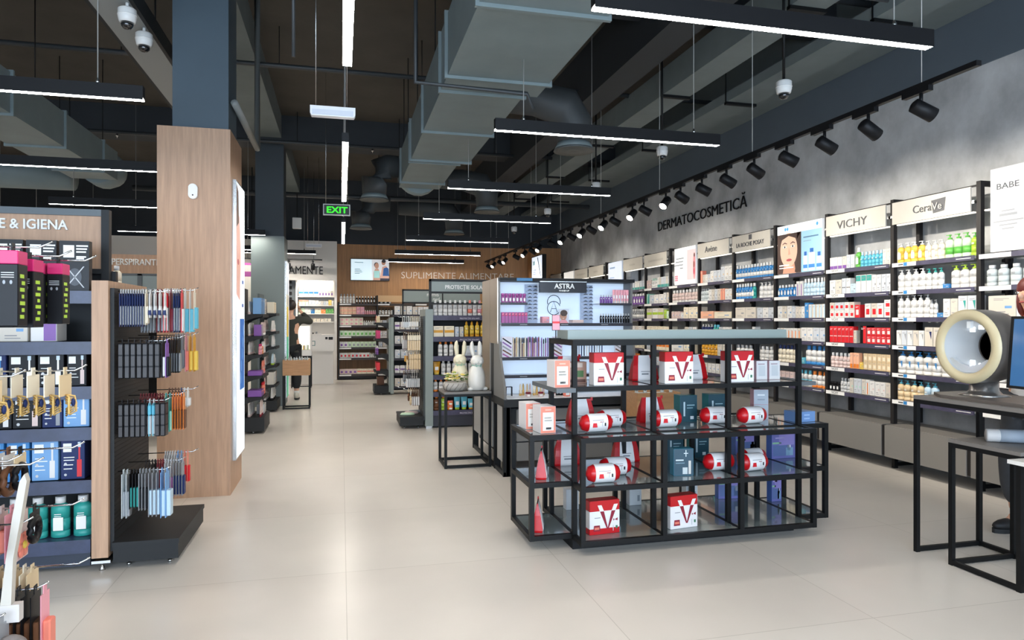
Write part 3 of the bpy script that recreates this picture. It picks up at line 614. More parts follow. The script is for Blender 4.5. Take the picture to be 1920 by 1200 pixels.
for y in (3.815, 4.585):
    for z in (.075, .395, .685): rail(PX[0], y, PX[3], y, z)
for y in (3.965, 4.435):
    for z in (.685, .975, 1.257): rail(PX[0], y, PX[3], y, z)
for a, b in zip(PX, PX[1:]):
    for z in (.075, .395): panel(a, 3.815, b, 4.585, z)
    for z in (.685, .975): panel(a, 3.965, b, 4.435, z)
    panel(a, 3.815, b, 3.965, .68); panel(a, 4.435, b, 4.585, .68)
for x, xn in ((1.118, PX[0]), (3.19, PX[3])):
    for y in (3.985, 4.435): post(x, y, .06, .70)
    for z in (.075, .395, .685):
        rail(x, 3.985, x, 4.435, z); rail(x, 3.985, xn, 3.985, z); rail(x, 4.435, xn, 4.435, z); panel(min(x, xn), 3.985, max(x, xn), 4.435, z)
G().box(1.25, 3.9, .962, 1.372, 4.44, .988, GREYB).obj('side_shelf', isl); G().box(2.98, 3.95, .962, 3.09, 4.44, .988, GREYB).obj('side_shelf', isl)
G().box(1.37, 3.95, 1.2705, 2.98, 4.45, 1.278, FRAME).obj('top_plate', isl)
G().box(1.385, 4.09, 1.278, 2.965, 4.31, 1.335, mat('#93a19f', .4)).obj('header', isl)
G().box(1.37, 3.952, 0, 2.92, 4.44, .058, BLACK).obj('plinth', isl)
RED = mat('#c4121c', .32, coat=.3); MAR = mat('#8e1f33', .45); WRAP = mat('#eceaea', .5); SILK = mat('#c0121b', .32, coat=.12, spec=.35, noise=.12, nscale=30)
def vbox(x, y, z, rz, lb, base=False):
    t = thing('gift_box', lb, 'gift box', (x, y, z), rz, 'red and white gift boxes on the island'); w, h, d = .205, .205, .08; hw = w/2; zt = h*.69
    G().bbox(-hw, -d/2, 0 if not base else .035, hw, d/2, zt, WRAP, .002).obj('sleeve', t)
    G().bbox(-hw, -d/2, zt, hw, d/2, h, RED, .003).obj('lid', t)
    if base: G().bbox(-hw, -d/2, 0, hw, d/2, .035, RED, .002).obj('base', t)
    y = -d/2-.0012; q = G()
    def V(za, zb, m):                                             # slice of the big letter between two heights
        def xo(zz): return .064*(zz-.016)/(.165-.016)
        for sg in (-1, 1):
            q.fp([(sg*xo(za)+.02-sg*.0, za), (sg*xo(zb)+.02, zb), (sg*(xo(zb)-.027)+.02, zb), (sg*max(-.002, xo(za)-.027)+.02, za)][::1 if sg < 0 else -1], y, m)
    V(.03, zt-.002, MAR); V(zt-.002, .178, WRAP)
    q.fp([(-.078, .02), (-.03, .02), (-.034, .056), (-.074, .056)], y, MAR); q.fq(-.07, .03, -.038, .045, y-.0005, pm('coral'))
    q.fp([(.058, .075), (.068, .083), (.058, .091)], y, MAR).fp([(.088, .075), (.068, .083), (.088, .094)], y, MAR)
    q.fq(.055, .015, .06, .05, y, pm('silver')); q.fq(.074, .028, .088, .046, y, mat('#3f7a5c', .5)); q.fq(-.07, .1, -.03, .104, y, TXT)
    q.obj('print', t)
for x, lb in ((1.633, 'left'), (2.118, 'middle'), (2.565, 'right')): vbox(x, 4.06, .9895, .03, f'red-topped gift box with a big letter, {lb} one on upper shelf')
vbox(1.562, 3.96, .0895, .1, 'red-topped gift box with red base on bottom island shelf', True); vbox(2.09, 3.95, .0895, .14, 'red-topped gift box without red base on bottom island shelf')
def roll(x, y, z, rz, lb, s=1.):
    t = thing('gift_roll', lb, 'gift roll', (x, y, z), rz, 'shiny red gift rolls on the island'); r = .056*s; L = .115
    n = 12; P = [(max(.0005, r*math.sqrt(max(0, 1-((q/n*2-1))**4)))*(1+.02*((q % 2)*2-1)), -L+2*L*q/n) for q in range(n+1)]
    G().lathe(P, SILK, 0, 0, 20, axis='x', z0=r+.001, sx=.92).obj('roll', t)
    b = G().lathe([(r*1.01, -.062), (r*1.03, -.06), (r*1.03, .06), (r*1.01, .062)], WRAP, 0, 0, 20, axis='x', z0=r+.001, sx=.94).obj('paper_sleeve', t)
    q = G(); y = -r*.975
    q.fp([(-.045, .035), (-.012, .035), (-.016, .062), (-.041, .062)], y, pm('red')); q.fq(.018, .04, .024, .07, y, pm('silver')); q.fq(.036, .042, .046, .062, y, CHAR); q.fq(-.045, .078, .03, .081, y, TXT); q.fq(.005, .066, .03, .07, y, MAR)
    q.obj('print', b)
for x, y, z, rz, lb in ((1.55, 4.03, .699, .05, 'front red gift roll, left bay, middle shelf'), (1.72, 4.2, .699, .1, 'red gift roll tucked behind another, left bay, middle shelf'), (2.065, 4.1, .699, .02, 'red gift roll, centre bay, middle shelf'),
                        (2.46, 4.16, .699, -.05, 'red gift roll hidden by the post, middle shelf'), (2.70, 4.1, .699, .08, 'red gift roll, right bay, middle shelf'),
                        (1.55, 3.91, .4095, -.02, 'front red gift roll, left bay, lower shelf'), (1.70, 4.08, .4095, .03, 'red gift roll behind another, left bay, lower shelf'),
                        (2.42, 4.05, .4095, .0, 'red gift roll crossing the post, lower shelf'), (2.63, 3.98, .4095, .12, 'front red gift roll, right bay, lower shelf'), (2.72, 4.13, .4095, .12, 'rear red gift roll, right bay, lower shelf')): roll(x, y, z, rz, lb)
def pouch(x, y, z, rz, lb, lean=0):
    t = thing('gift_pouch', lb, 'gift pouch', (x, y, z), rz, 'red gift pouches with paper sleeves'); h = .17
    def wedge(x0, x1, k, m, nme):
        vs = []
        for zz, hw, hd in ((0, 1, .03), (.012, 1.02, .034), (h*.6, .9, .02), (h*.93, .76, .006), (h, .72, .004)):
            for sx, sy in ((x0, -1), (x1, -1), (x1, 1), (x0, 1)): vs.append((sx*hw, sy*hd*k, zz))
        fs = [(3, 2, 1, 0), (16, 17, 18, 19)]+[(q*4+i, q*4+(i+1) % 4, q*4+4+(i+1) % 4, q*4+4+i) for q in range(4) for i in range(4)]
        return G().add(vs, fs, m).obj(nme, t)
    wedge(-.095, .095, 1, SILK, 'pouch'); w = wedge(-.055, .055, 1.12, WRAP, 'paper_sleeve')
    q = G(); q.fq(-.035, .06, .03, .064, -.036, TXT); q.fq(-.03, .04, .02, .05, -.036, pm('grey')); q.obj('print', w)
    G().box(.07, -.004, h*.93, .085, .004, h*1.06, RED).obj('zip_tag', t)
for x, y, z, rz, lb in ((1.47, 4.33, .9895, .0, 'red gift pouch behind the left gift box, upper shelf'), (2.0, 4.3, .9895, .0, 'red gift pouch left of the middle gift box, upper shelf'), (2.37, 4.3, .9895, .0, 'red gift pouch right of the middle gift box, upper shelf'),
                        (1.56, 4.34, .699, .0, 'red gift pouch standing behind the rolls, left bay, middle shelf'), (2.07, 4.33, .699, .0, 'red gift pouch behind the centre roll, middle shelf'),
                        (1.50, 4.45, .4095, .0, 'red gift pouch at back, left bay, lower shelf'), (1.93, 4.45, .4095, .0, 'red gift pouch at back behind the post, lower shelf'),
                        (1.23, 4.15, .4095, 1.25, 'red gift pouch seen edge-on, left wing, lower shelf'), (1.2, 4.13, .0895, 1.25, 'red gift pouch seen edge-on, left wing, bottom shelf')): pouch(x, y, z, rz, lb)
def gbox(x, y, z, rz, w, d, h, front, side, lb, grp, label=None, prints=()):
    t = thing('carton', lb, 'box', (x, y, z), rz, grp); hw = w/2
    g = G(); F = mat(front, .4); S = mat(side, .4)
    g.box(-hw, -d/2, 0, hw, d/2, h, S).fq(-hw+.001, .001, hw-.001, h-.001, -d/2-.0006, F); g.obj('carton_body', t)
    q = G()
    for (x0, z0, x1, z1, c) in prints: q.fq(x0*hw, z0*h, x1*hw, z1*h, -d/2-.0013, mat(c, .5))
    if prints: q.obj('print', t)
CP = ((-.72, .1, .72, .78, '#e9e6df'), (-.5, .45, .5, .5, '#b9b5ae'), (-.5, .55, .4, .6, '#b9b5ae'), (-.3, .14, .4, .22, '#3a3a3c'), (-.4, .85, .4, .9, '#f2b9a6'))
for x, y, z, rz, lb in ((1.3, 4.02, .9895, .05, 'coral and white carton on the upper side shelf'), (1.235, 4.11, .7, .08, 'front coral and white carton on the left wing'), (1.19, 4.29, .7, .08, 'rear coral and white carton on the left wing')):
    gbox(x, y, z, rz, .1, .14, .165, '#e58a74', '#ece9ea', lb, 'coral and white cartons', prints=CP)
gbox(1.47, 4.2, .9895, 0, .14, .06, .14, '#b48b78', '#8a5f4e', 'brown printed box between the post and left gift box', None, prints=((-.9, .05, .9, .2, '#5e3a2e'), (.1, .3, .7, .6, '#4f7340'), (-.9, .75, .6, .95, '#d9c5b8')))
TP = ((-.6, .2, -.4, .75, '#b9ced6'), (-.2, .6, .7, .64, '#8fb0ba'), (-.2, .5, .5, .53, '#8fb0ba'), (.2, .08, .6, .2, '#d5dde0'))
for x, y, z, lb in ((2.33, 4.33, .699, 'left teal box behind the rolls on middle shelf'), (2.56, 4.35, .699, 'right teal box behind the rolls on middle shelf'), (2.3, 4.47, .4095, 'left teal box at back of lower shelf'), (2.52, 4.5, .4095, 'right teal box at back of lower shelf')):
    gbox(x, y, z, 0, .13, .09, .18, '#1f4552', '#1f7478', lb, 'teal boxes on the island', prints=TP)
gbox(2.12, 3.99, .4095, -.12, .13, .07, .17, '#2b4a5a', '#2c95b0', 'blue box with white star at front of lower shelf', None, prints=((.2, .7, .28, .95, '#e8f0f4'), (.02, .81, .46, .84, '#e8f0f4'), (-.8, .55, .0, .6, '#cfdbe2'), (-.8, .45, .1, .48, '#7d9aa8'), (-.1, .05, .4, .3, '#cfd6d6'), (.5, .05, .75, .55, '#d9d4cc')))
for z, lb in ((.699, 'lower'), (.805, 'upper')): gbox(2.88, 4.28, z, -.3, .1, .09, .105, '#a4adb8', '#d2a3b2', f'grey and pink box, {lb} of a stack of two', None, prints=((-.5, .6, .5, .68, '#e8ecef'), (-.5, .3, .5, .36, '#7e8894')))
for x, lb in ((2.80, 'left'), (2.90, 'right')): gbox(x, 4.18, .9895, .0, .085, .1, .13, '#e3e3e4', '#d9b4bc', f'clear and pink gift box on upper shelf, {lb} of the pair', None, prints=((-.6, .2, .6, .75, '#cfd3d6'), (-.7, .8, .5, .86, '#b3a0a8')))
gbox(3.09, 4.12, .7, .1, .16, .12, .07, '#6f94c8', '#6f94c8', 'light blue flat box on the right wing', None, prints=((-.2, .6, .4, .75, '#9dbbe2'), (-.2, .25, .4, .4, '#9dbbe2')))
HP = ((-.9, .1, .5, .5, '#5b6f9f'), (-.4, .5, .9, .9, '#8f84c4'), (-.95, .55, -.2, .62, '#86b59a'), (-.7, .75, .1, .8, '#a9a1d8'), (.2, .1, .8, .4, '#7fa3bf'), (.3, .3, .6, .5, '#d5dbe6'))
for x, y, z, rz, lb in ((3.07, 4.3, .4095, .05, 'holographic purple box on the right wing lower shelf'), (2.9, 4.48, .4095, .0, 'holographic purple box at back right of lower shelf'), (2.78, 4.5, .0895, -.1, 'large holographic purple box on the bottom shelf'), (3.05, 4.35, .0895, 0, 'blue holographic box standing on the right wing bottom shelf')):
    gbox(x, y, z, rz, .2 if x != 3.05 else .08, .06, .19, '#6d6fae', '#4d69a8', lb, 'holographic purple boxes', prints=HP)
for x, lb in ((1.55, 'left'), (2.02, 'middle'), (2.46, 'right')): gbox(x, 4.51, .0895, 0, .09, .07, .14, '#dde1e4', '#c9ced4', f'plain white carton at back of bottom shelf, {lb} of three', None, prints=((.3, .2, .7, .5, '#9aa3ab'),))
t = thing('price_placard', 'pink card with a red band standing on the island top', 'placard', (1.335, 4.18, 1.278))
G().box(-.03, -.012, 0, .03, .03, .006, FRAME).box(-.003, 0, 0, .003, .004, .1, FRAME).obj('foot', t)
G().box(-.026, -.004, .055, .026, 0, .155, FRAME).fq(-.024, .058, .024, .153, -.005, pm('pink')).fq(-.024, .10, .024, .113, -.006, pm('red')).obj('card', t)

# ---------------------------------------------------------------- lit make-up stand
mk = thing('makeup_stand', 'lit make-up display stand with a black header and steel side', 'display stand', (0, 0, 0))
LIT = mat('#cfe0f2', .5, emit=.42); LITW = mat('#e8eefc', .5, emit=.85); DG = mat('#706f6d', .42); SST = mat('#b9aa9c', .28, 1.)
G().box(1.46, 5.98, .12, 2.72, 7.3, .6, CHAR).obj('base', mk)
for i, (z0, z1) in enumerate(((.13, .30), (.305, .44), (.445, .6))):
    for x0, x1 in ((1.53, 2.1), (2.11, 2.69)): G().bbox(x0, 5.95, z0, x1, 5.985, z1-.006, DG, .004).obj('drawer', mk)
g = G()
for x in (1.46, 2.7): G().box(x-.03, 5.92, 0, x+.01, 5.96, .62, FRAME).obj('base_post', mk)
G().box(1.405, 5.92, 0, 1.425, 7.4, .04, CHAR).obj('foot_rail', mk)
for y0, y1, z0 in ((5.97, 6.2, .12), (6.42, 6.85, .18), (6.9, 7.38, .2)): G().box(1.408, y0, z0, 1.43, y1, .64, mat('#9b9a98', .35)).obj('side_panel', mk)
for y in (5.94, 6.3, 7.37): G().box(1.40, y-.02, .0, 1.46, y+.02, .64, FRAME).obj('base_post', mk)
G().box(1.40, 5.9, .62, 2.76, 6.35, .69, CHAR).box(1.44, 5.93, .69, 2.72, 6.3, .694, mat('#f3f1f2', .3, emit=.05)).obj('table_top', mk)
G().box(1.40, 6.35, .62, 2.76, 7.4, .66, CHAR).obj('rear_top', mk)
wing = [(6.34, .69), (5.9, .69), (5.905, .76), (5.94, .84), (6.02, .95), (6.08, 1.06), (6.1, 1.16), (6.1, 1.2), (6.15, 1.2), (6.15, 1.79), (6.34, 1.79)]
for x in (1.405, 2.725): G().prism(wing, 'x', x, x+.02, DG).obj('side_wing', mk)
for y0, y1 in ((6.15, 6.47), (6.475, 6.84)): G().box(1.397, y0, .72 if y0 > 6.4 else 1.18, 1.405, y1, 1.79, SST).obj('steel_panel', mk)
G().box(1.406, 6.36, .66, 2.745, 6.84, 1.785, CHAR).obj('rear_case', mk)
G().box(1.43, 6.33, .694, 2.725, 6.345, 1.76, LIT).obj('light_panel', mk)
G().box(1.41, 6.1, 1.76, 2.745, 6.36, 1.79, BLACK).obj('top_cap', mk)
G().fq(1.44, 1.762, 1.62, 1.788, 6.099, BLACK).fq(1.57, 1.762, 1.72, 1.788, 6.0985, mat('#2a6f9f', .4)).obj('top_print', mk)
h = G().box(1.79, 6.09, 1.655, 2.25, 6.13, 1.755, mat('#15141c', .25)).box(1.79, 6.088, 1.755, 2.25, 6.13, 1.762, STEEL).obj('header', mk)
text('ASTRA', .2, (1.93, 6.085, 1.695), WHITE, h, h=.048, bold=.02); text('MAKE-UP', .1, (1.975, 6.085, 1.668), WHITE, h, h=.014, bold=.03)
for z, n in ((1.365, 0), (1.05, 1), (.885, 2)):
    s = G().box(1.427, 6.12, z-.012, 2.723, 6.33, z, mat('#dfe5ee', .4)).box(1.427, 6.1, z-.022, 2.723, 6.12, z+.006, mat('#24242e', .4)).obj('shelf', mk)
    q = G()
    for x in (1.6, 2.0, 2.4): q.fq(x, z-.012, x+.07, z-.004, 6.0985, pm('grey'))
    q.obj('price_mark', s)
for x0, x1 in ((1.427, 1.68), (2.4, 2.723)): G().box(x0, 6.14, 1.548, x1, 6.33, 1.56, mat('#dfe5ee', .4)).box(x0, 6.12, 1.54, x1, 6.14, 1.562, mat('#24242e', .4)).obj('shelf', mk)
for x0 in (1.70, 2.26):
    r = G().box(x0, 6.28, 1.37, x0+.12, 6.3, 1.74, mat('#b9c6dc', .4)).obj('lash_rack', mk)
    for k in range(10):
        z = 1.40+k*.034; g = G().box(x0+.005, 6.24, z, x0+.115, 6.28, z+.004, mat('#dce6f4', .3))
        for j in range(2): g.tube([(x0+.012+j*.054+.044*q/6, 6.237, z+.006+.008*sin(pi*q/6)) for q in range(7)], [.0015, .003, .0035, .0045, .0035, .003, .0015], BLACK, 5)
        g.obj('lash_card', r)
lg = G()
for cz, a0, a1 in ((1.575, -20, 200), (1.515, 20, 160), (1.515, 160, 330)):
    lg.tube([(2.0+.065*cos(radians(a0+(a1-a0)*q/24)), 6.325, cz+.065*sin(radians(a0+(a1-a0)*q/24))) for q in range(25)], .0034, BLACK, 5)
lg.tube([(1.965, 6.325, 1.475), (2.0, 6.325, 1.58), (2.035, 6.325, 1.475)], .0028, CHAR, 5).tube([(1.978, 6.325, 1.51), (2.022, 6.325, 1.51)], .0028, CHAR, 5)
lg.obj('ring_emblem', mk)
t = thing('portrait_card', 'small portrait card in front of the ring emblem', 'card', (2.06, 6.2, 1.366))
G().box(-.05, 0, 0, .05, .004, .14, mat('#cfd6e2', .4)).fe(-.005, .075, .034, .048, -.001, mat('#b98a72', .5)).fe(0, .1, .036, .03, -.0015, mat('#4b3c35', .5)).fe(-.018, .078, .006, .004, -.002, CHAR, 8).fe(.012, .078, .006, .004, -.002, CHAR, 8).fe(-.006, .05, .01, .004, -.002, pm('rose'), 10).fp([(-.05, 0), (.05, 0), (.02, .035), (-.03, .035)], -.0012, pm('pink')).obj('card', t)
fill(1.435, 6.15, 1.562, 0, .24, '7 jar violet/violet 3.3x8.5', 'upper left shelf of make-up stand', 0)
fill(1.435, 6.13, 1.372, 0, .25, '8 box violet/magenta 3x10 top', 'lower left shelf of make-up stand', 0)
fill(2.41, 6.15, 1.562, 0, .3, '5 bottle purple/silver 2.4x8; 6 tube pink/rose 2.6x13', 'upper right shelf of make-up stand', 0)
fill(2.40, 6.13, 1.372, 0, .31, '12 bottle black/silver 2.2x9', 'lower right shelf of make-up stand', 0)
fill(1.82, 6.13, 1.372, 0, .1, '1 box pink/rose 7x6', 'centre shelf of make-up stand', 0)
fill(2.12, 6.13, 1.372, 0, .13, '1 tray rose/pink 11x3 plain', 'centre shelf of make-up stand', 0)
def pencils(x0, n, cols, z, hh, lb, grp, st=.0145):
    for k in range(n):
        c = cols[k % len(cols)]; hgt = hh*R.uniform(.92, 1)
        key = ('pencil', c, round(hgt, 2))
        if key not in PC:
            PC[key] = (G().lathe([(.005, 0), (.0055, .004), (.0055, hgt*.72)], pm(c), n=8).mesh('pencil'), G().lathe([(.006, 0), (.006, hgt*.2), (.003, hgt*.28)], pm('black' if k % 3 == 1 else c), n=8).mesh('cap'))
        me, cp = PC[key]
        o = link('makeup_pencil', me, None, (x0+k*st, 6.17, z)); tag(o, f'{nm(c)} make-up pencil, {ordn(k)} from left, {lb}', 'make-up pencil', grp); link('cap', cp, o, (0, 0, hgt*.72))
pencils(1.555, 10, ('beige', 'brown', 'gold', 'cream', 'black'), 1.056, .19, 'beige cluster on make-up stand', 'beige make-up pencils'); pencils(1.70, 8, ('violet', 'rose', 'purple', 'maroon'), 1.056, .19, 'violet cluster on make-up stand', 'violet make-up pencils'); pencils(1.83, 4, ('purple', 'grey', 'violet'), 1.056, .18, 'small purple cluster on make-up stand', 'purple make-up pencils', .02)
pencils(2.15, 12, ('black', 'white', 'grey', 'navy'), 1.056, .17, 'dark row at right of make-up stand', 'dark make-up pencils', .026)
for x, l in ((1.44, 'left'), (1.93, 'middle'), (2.56, 'right')):
    g = G().box(0, 0, 0, .1, .012, .19, mat('#d9d6e2', .4))
    for k in range(5): g.fp([(.005, .17-k*.036), (.012, .18-k*.036), (.095, .125-k*.034+.0), (.088, .115-k*.034)][::-1], -.001, pm(('black', 'purple', 'grey', 'brown', 'violet')[k]))
    tag(g.obj('swatch_card', loc=(x, 6.15, 1.056)), f'upright swatch card with diagonal strokes, {l} one on make-up stand', 'swatch card', 'swatch cards')
for k in range(8):
    o = G().lathe([(.012, 0), (.012, .05), (.009, .052), (.009, .09), (.004, .11)], pm(('cream', 'gold', 'beige', 'rose')[k % 4]), n=10).lathe([(.013, .0), (.013, .02)], pm('gold'), n=10).obj('lipstick', loc=(1.62+k*.033, 6.16+.02*(k % 2), .695))
    tag(o, f'{("cream","gold","beige","rose")[k % 4]} lipstick, {ordn(k)} from left on the lit table', 'lipstick', 'lipsticks on the lit table')
for k in range(3): put('jar', 'rose', 'maroon', .05, .045, '', (1.66+k*.12, 6.03, .695), 0, f'rose cream pot, {ordn(k)} from left on the lit table', 'cream pots on the lit table')
put('box', 'black', 'grey', .11, .06, 'dots', (1.96, 6.15, .695), 0, 'black palette box on the lit table', None); put('jar', 'coral', 'coral', .07, .07, '', (2.03, 6.03, .695), 0, 'round coral jar on the lit table', None)
t = thing('acrylic_stand', 'small dark framed stand at left end of lit table', 'stand', (1.5, 6.1, .695)); G().box(-.03, 0, 0, .03, .05, .004, WHITE).box(-.03, 0, .004, -.025, .04, .09, CHAR).box(.025, 0, .004, .03, .04, .09, CHAR).box(-.03, 0, .085, .03, .04, .09, CHAR).obj('frame', t)

# ---------------------------------------------------------------- small tables
def wire_table(name, label, x0, y0, x1, y1, h, topm, r=.0125, th=.02, rails='fblr', group=None, inset=0, box=None):
    t = thing(name, label, 'table', (x0, y0, 0), 0, group); w, d = x1-x0, y1-y0
    G().box(0, 0, h-th, w, d, h, topm).obj('table_top', t)
    a, b, c, e = r+inset, w-r-inset, r+inset, d-r-inset
    for x, y in ((a, c), (b, c), (a, e), (b, e)): G().box(x-r, y-r, 0, x+r, y+r, h-th, FRAME).obj('leg', t)
    for k, (p, q) in dict(f=((a, c), (b, c)), b=((a, e), (b, e)), l=((a, c), (a, e)), r=((b, c), (b, e))).items():
        if k in rails: G().box(p[0]-r+.001, p[1]-r+.001, .004, q[0]+r-.001, q[1]+r-.001, .004+2*r, FRAME).obj('foot_rail', t)
        G().box(p[0]-r+.001, p[1]-r+.001, h-th-2*r, q[0]+r-.001, q[1]+r-.001, h-th-.0005, FRAME).obj('apron', t)
    return t
SLATE = mat('#77736f', .45)
wire_table('side_table', 'black wire side table holding the rabbits and flowers', .94, 6.37, 1.39, 6.78, .72, SLATE)
def rabbit(x, y, z, rz, lb, col, s=1.):
    t = thing('rabbit_figurine', lb, 'rabbit figurine', (x, y, z), rz, 'ceramic rabbits'); m = mat(col, .35)
    b = G().lathe([(.05, 0), (.075, .01), (.085, .06), (.086, .12), (.075, .18), (.055, .225), (.045, .24)], m, n=20, sy=.9)
    b.ell((0, -.015, .285), .066, .06, .056, m, 18, 10).ell((-.07, -.02, .015), .03, .035, .02, m).ell((.075, -.02, .015), .03, .035, .02, m).ell((0, .08, .04), .03, .03, .03, m)
    b.ell((-.018, -.07, .275), .018, .014, .015, m, 10, 6).ell((.018, -.07, .275), .018, .014, .015, m, 10, 6)
    o = b.obj('body', t)
    for sx in (-1, 1):
        e = G(); P = [(sx*.028, 0, .32), (sx*.036, .01, .36), (sx*.042, .02, .41), (sx*.04, .025, .455), (sx*.036, .025, .475)]
        e.tube(P, [.014, .02, .023, .016, .004], m, 10); e.obj('ear', t)
    G().lathe([(.046, .236), (.05, .242), (.046, .25)], pm('mint'), n=16).tube([(0, -.045, .243), (-.03, -.058, .255), (-.025, -.058, .232), (0, -.047, .243), (.03, -.058, .255), (.025, -.058, .232), (0, -.045, .243)], .004, pm('mint'), 6).obj('ribbon', t)
    t.scale = (s, s, s)
rabbit(1.272, 6.5, .721, .15, 'white ceramic rabbit with a mint ribbon, front one', '#e9e6df'); rabbit(1.14, 6.68, .721, -.3, 'cream ceramic rabbit standing behind the flowers', '#e9e0c4')
t = thing('flower_bowl', 'grey carved bowl of yellow and white flowers', 'flower bowl', (1.06, 6.5, .721))
b = G().lathe([(.07, 0), (.1, .012), (.115, .05), (.108, .085), (.1, .087), (.1, .07), (.01, .065)], mat('#b3aea7', .6), n=24)
o = b.obj('bowl', t)
for k in range(14):
    a0 = 2*pi*k/14
    G().tube([((.104+.014*sin(pi*q/4))*cos(a0+q*.11), (.104+.014*sin(pi*q/4))*sin(a0+q*.11), .012+q*.017) for q in range(5)], .004, mat('#8f8a82', .6), 5).obj('carved_line', o)
for k in range(34):
    a0, rr, zz = R.uniform(0, 6.28), .1*math.sqrt(R.random()), R.uniform(.11, .175); x, y = rr*cos(a0), rr*sin(a0)
    g = G()
    for q in range(5):
        b0 = q*2*pi/5; g.ell((x+.011*cos(b0), y+.011*sin(b0), zz), .01, .01, .006, mat(('#ead66a', '#f2efe2', '#f0e59a')[k % 3], .5), 7, 4)
    g.ell((x, y, zz+.004), .006, .006, .005, pm('amber'), 6, 4); g.obj('flower', t)
for k in range(24):
    a0 = R.uniform(0, 6.28); rr = R.uniform(.02, .12); zz = R.uniform(.085, .165); c = (rr*cos(a0), rr*sin(a0)); d = (cos(a0+R.uniform(-.5, .5))*.05, sin(a0+R.uniform(-.5, .5))*.05)
    n = (-d[1]*.35, d[0]*.35)
    G().add([(c[0], c[1], zz), (c[0]+d[0]*.5+n[0], c[1]+d[1]*.5+n[1], zz+.015), (c[0]+d[0], c[1]+d[1], zz+.005), (c[0]+d[0]*.5-n[0], c[1]+d[1]*.5-n[1], zz+.015)], [(0, 1, 2, 3)], mat(('#55752f', '#6f8f3c', '#3f5f2a')[k % 3], .6)).obj('leaf', t)
G().ell((-.0, .02, .155), .02, .02, .03, mat('#7f9a42', .7), 10, 6).obj('bud', t)

# tester tables: wooden tray on a black wire frame
def tester(x0, y0, lb, bl, n=9):
    t = thing('tester_table', lb, 'table', (x0, y0, 0)); w, d = .41, .32
    G().box(0, 0, .53, w, d, .54, WOODB).box(0, 0, .54, w, .015, .77, WOODB).box(0, d-.015, .54, w, d, .77, WOODB).box(0, .015, .54, .015, d-.015, .77, WOODB).box(w-.015, .015, .54, w, d-.015, .77, WOODB).obj('wooden_tray', t)
    G().box(.015, .015, .73, w-.015, d-.015, .745, mat('#d5dedd', .3)).obj('glass_insert', t)
    for x in (.01, w-.01):
        for y in (.01, d-.01): G().box(x-.01, y-.01, 0, x+.01, y+.01, .53, FRAME).obj('leg', t)
    for y in (.0, d-.02): G().box(0.02, y, .004, w-.02, y+.02, .024, FRAME).obj('foot_rail', t)
    for x in (.0, w-.02): G().box(x, .02, .004, x+.02, d-.02, .024, FRAME).obj('foot_rail', t)
    for k in range(n):
        o = link('tester_bottle', product('bottle', 'clear', ('grey', 'silver', 'white', 'black')[k % 4], .032, .075, 'txt')[0], None, (x0+.04+k*.041, y0+.1+.09*(k % 2), .745))
        tag(o, f'small clear tester bottle, {ordn(k)} from left, {bl}', 'bottle', 'tester bottles, '+bl); link('cap', product('bottle', 'clear', ('grey', 'silver', 'white', 'black')[k % 4], .032, .075, 'txt')[1][0], o, (0, 0, .075*.78))
tester(-.89, 11.2, 'wooden tester table on black legs beside the grey pillar', 'table beside grey pillar')
tester(2.46, 5.42, 'wooden tester table on black legs behind the island', 'table behind the island')

# ---------------------------------------------------------------- consultation tables, skin scanner, monitor
wire_table('console_table', 'tall black table carrying the round scanner', 3.365, 2.2, 3.86, 3.425, .945, SLATE, rails='br', r=.0125, th=.022)
wire_table('side_table', 'lower black table nested under the scanner table', 3.375, 2.76, 3.845, 3.19, .72, SLATE, rails='blr', r=.0125)
wire_table('side_table', 'white-topped low table at the right frame edge', 3.27, 1.9, 3.85, 2.745, .695, mat('#e6e5e2', .4), inset=.1, r=.011)
sc = thing('skin_scanner', 'round grey skin scanner with a cream light ring', 'scanner', (3.5, 3.18, .945))
SG = mat('#6b645e', .38, .3); zc = .302
G().prism([(-.09, -.62), (.27, -.62), (.29, -.3), (.3, .12), (.22, .23), (-.0, .23), (-.09, .1)], 'z', .0005, .018, SG).obj('base', sc)
G().lathe([(.13, .018), (.09, .03), (.073, .05), (.073, .11)], mat('#9a9794', .25, .8), .12, 0, 24).obj('neck', sc)
b = G().lathe([(.212, 0), (.214, .02), (.212, .13), (.2, .2), (.17, .235), (.1, .24), (.095, .235), (.098, .19)], SG, 0, 0, 48, axis='x', z0=zc, cap=False)
b.lathe([(.098, .19), (.098, .15), (.15, .03), (.155, .0)], mat('#b9bec2', .6), 0, 0, 48, axis='x', z0=zc, cap=False).obj('housing', sc)
G().lathe([(.155, .0), (.158, -.012), (.185, -.02), (.207, -.012), (.214, 0)], mat('#cdc09c', .35), 0, 0, 48, axis='x', z0=zc, cap=False).obj('light_ring', sc)
G().lathe([(.1, .2), (.001, .2)], mat('#2b2f35', .2), 0, 0, 32, axis='x', z0=zc).obj('camera_window', sc)
g = G()
for k in range(9):
    a0 = radians(60+k*30); yy, zz = .112*cos(a0), .112*sin(a0)
    G().box(-.004, -.014, -.014, .004, .014, .014, mat('#f4f8ff', .3, emit=4.)).obj('led', sc).location = (.1, yy, zc+zz)
G().prism([(-.14, -.075), (-.11, -.07), (-.06, -.1), (0, -.115), (.06, -.1), (.11, -.07), (.14, -.075), (.11, -.12), (.05, -.15), (-.05, -.15), (-.11, -.12)], 'x', .004, .03, mat('#dfe6ea', .15, trans=.5)).obj('chin_rest', sc, (.01, 0, zc))
G().box(-.002, -.012, .105, .02, .012, .145, mat('#eef2f4', .3)).obj('forehead_pad', sc, (.01, 0, zc))
mo = thing('monitor', 'black-framed monitor with a blue screen beside the scanner', 'monitor', (3.5, 2.96, .945))
sc2 = G().box(0, -.52, .085, .03, 0, .475, BLACK).obj('bezel', mo)
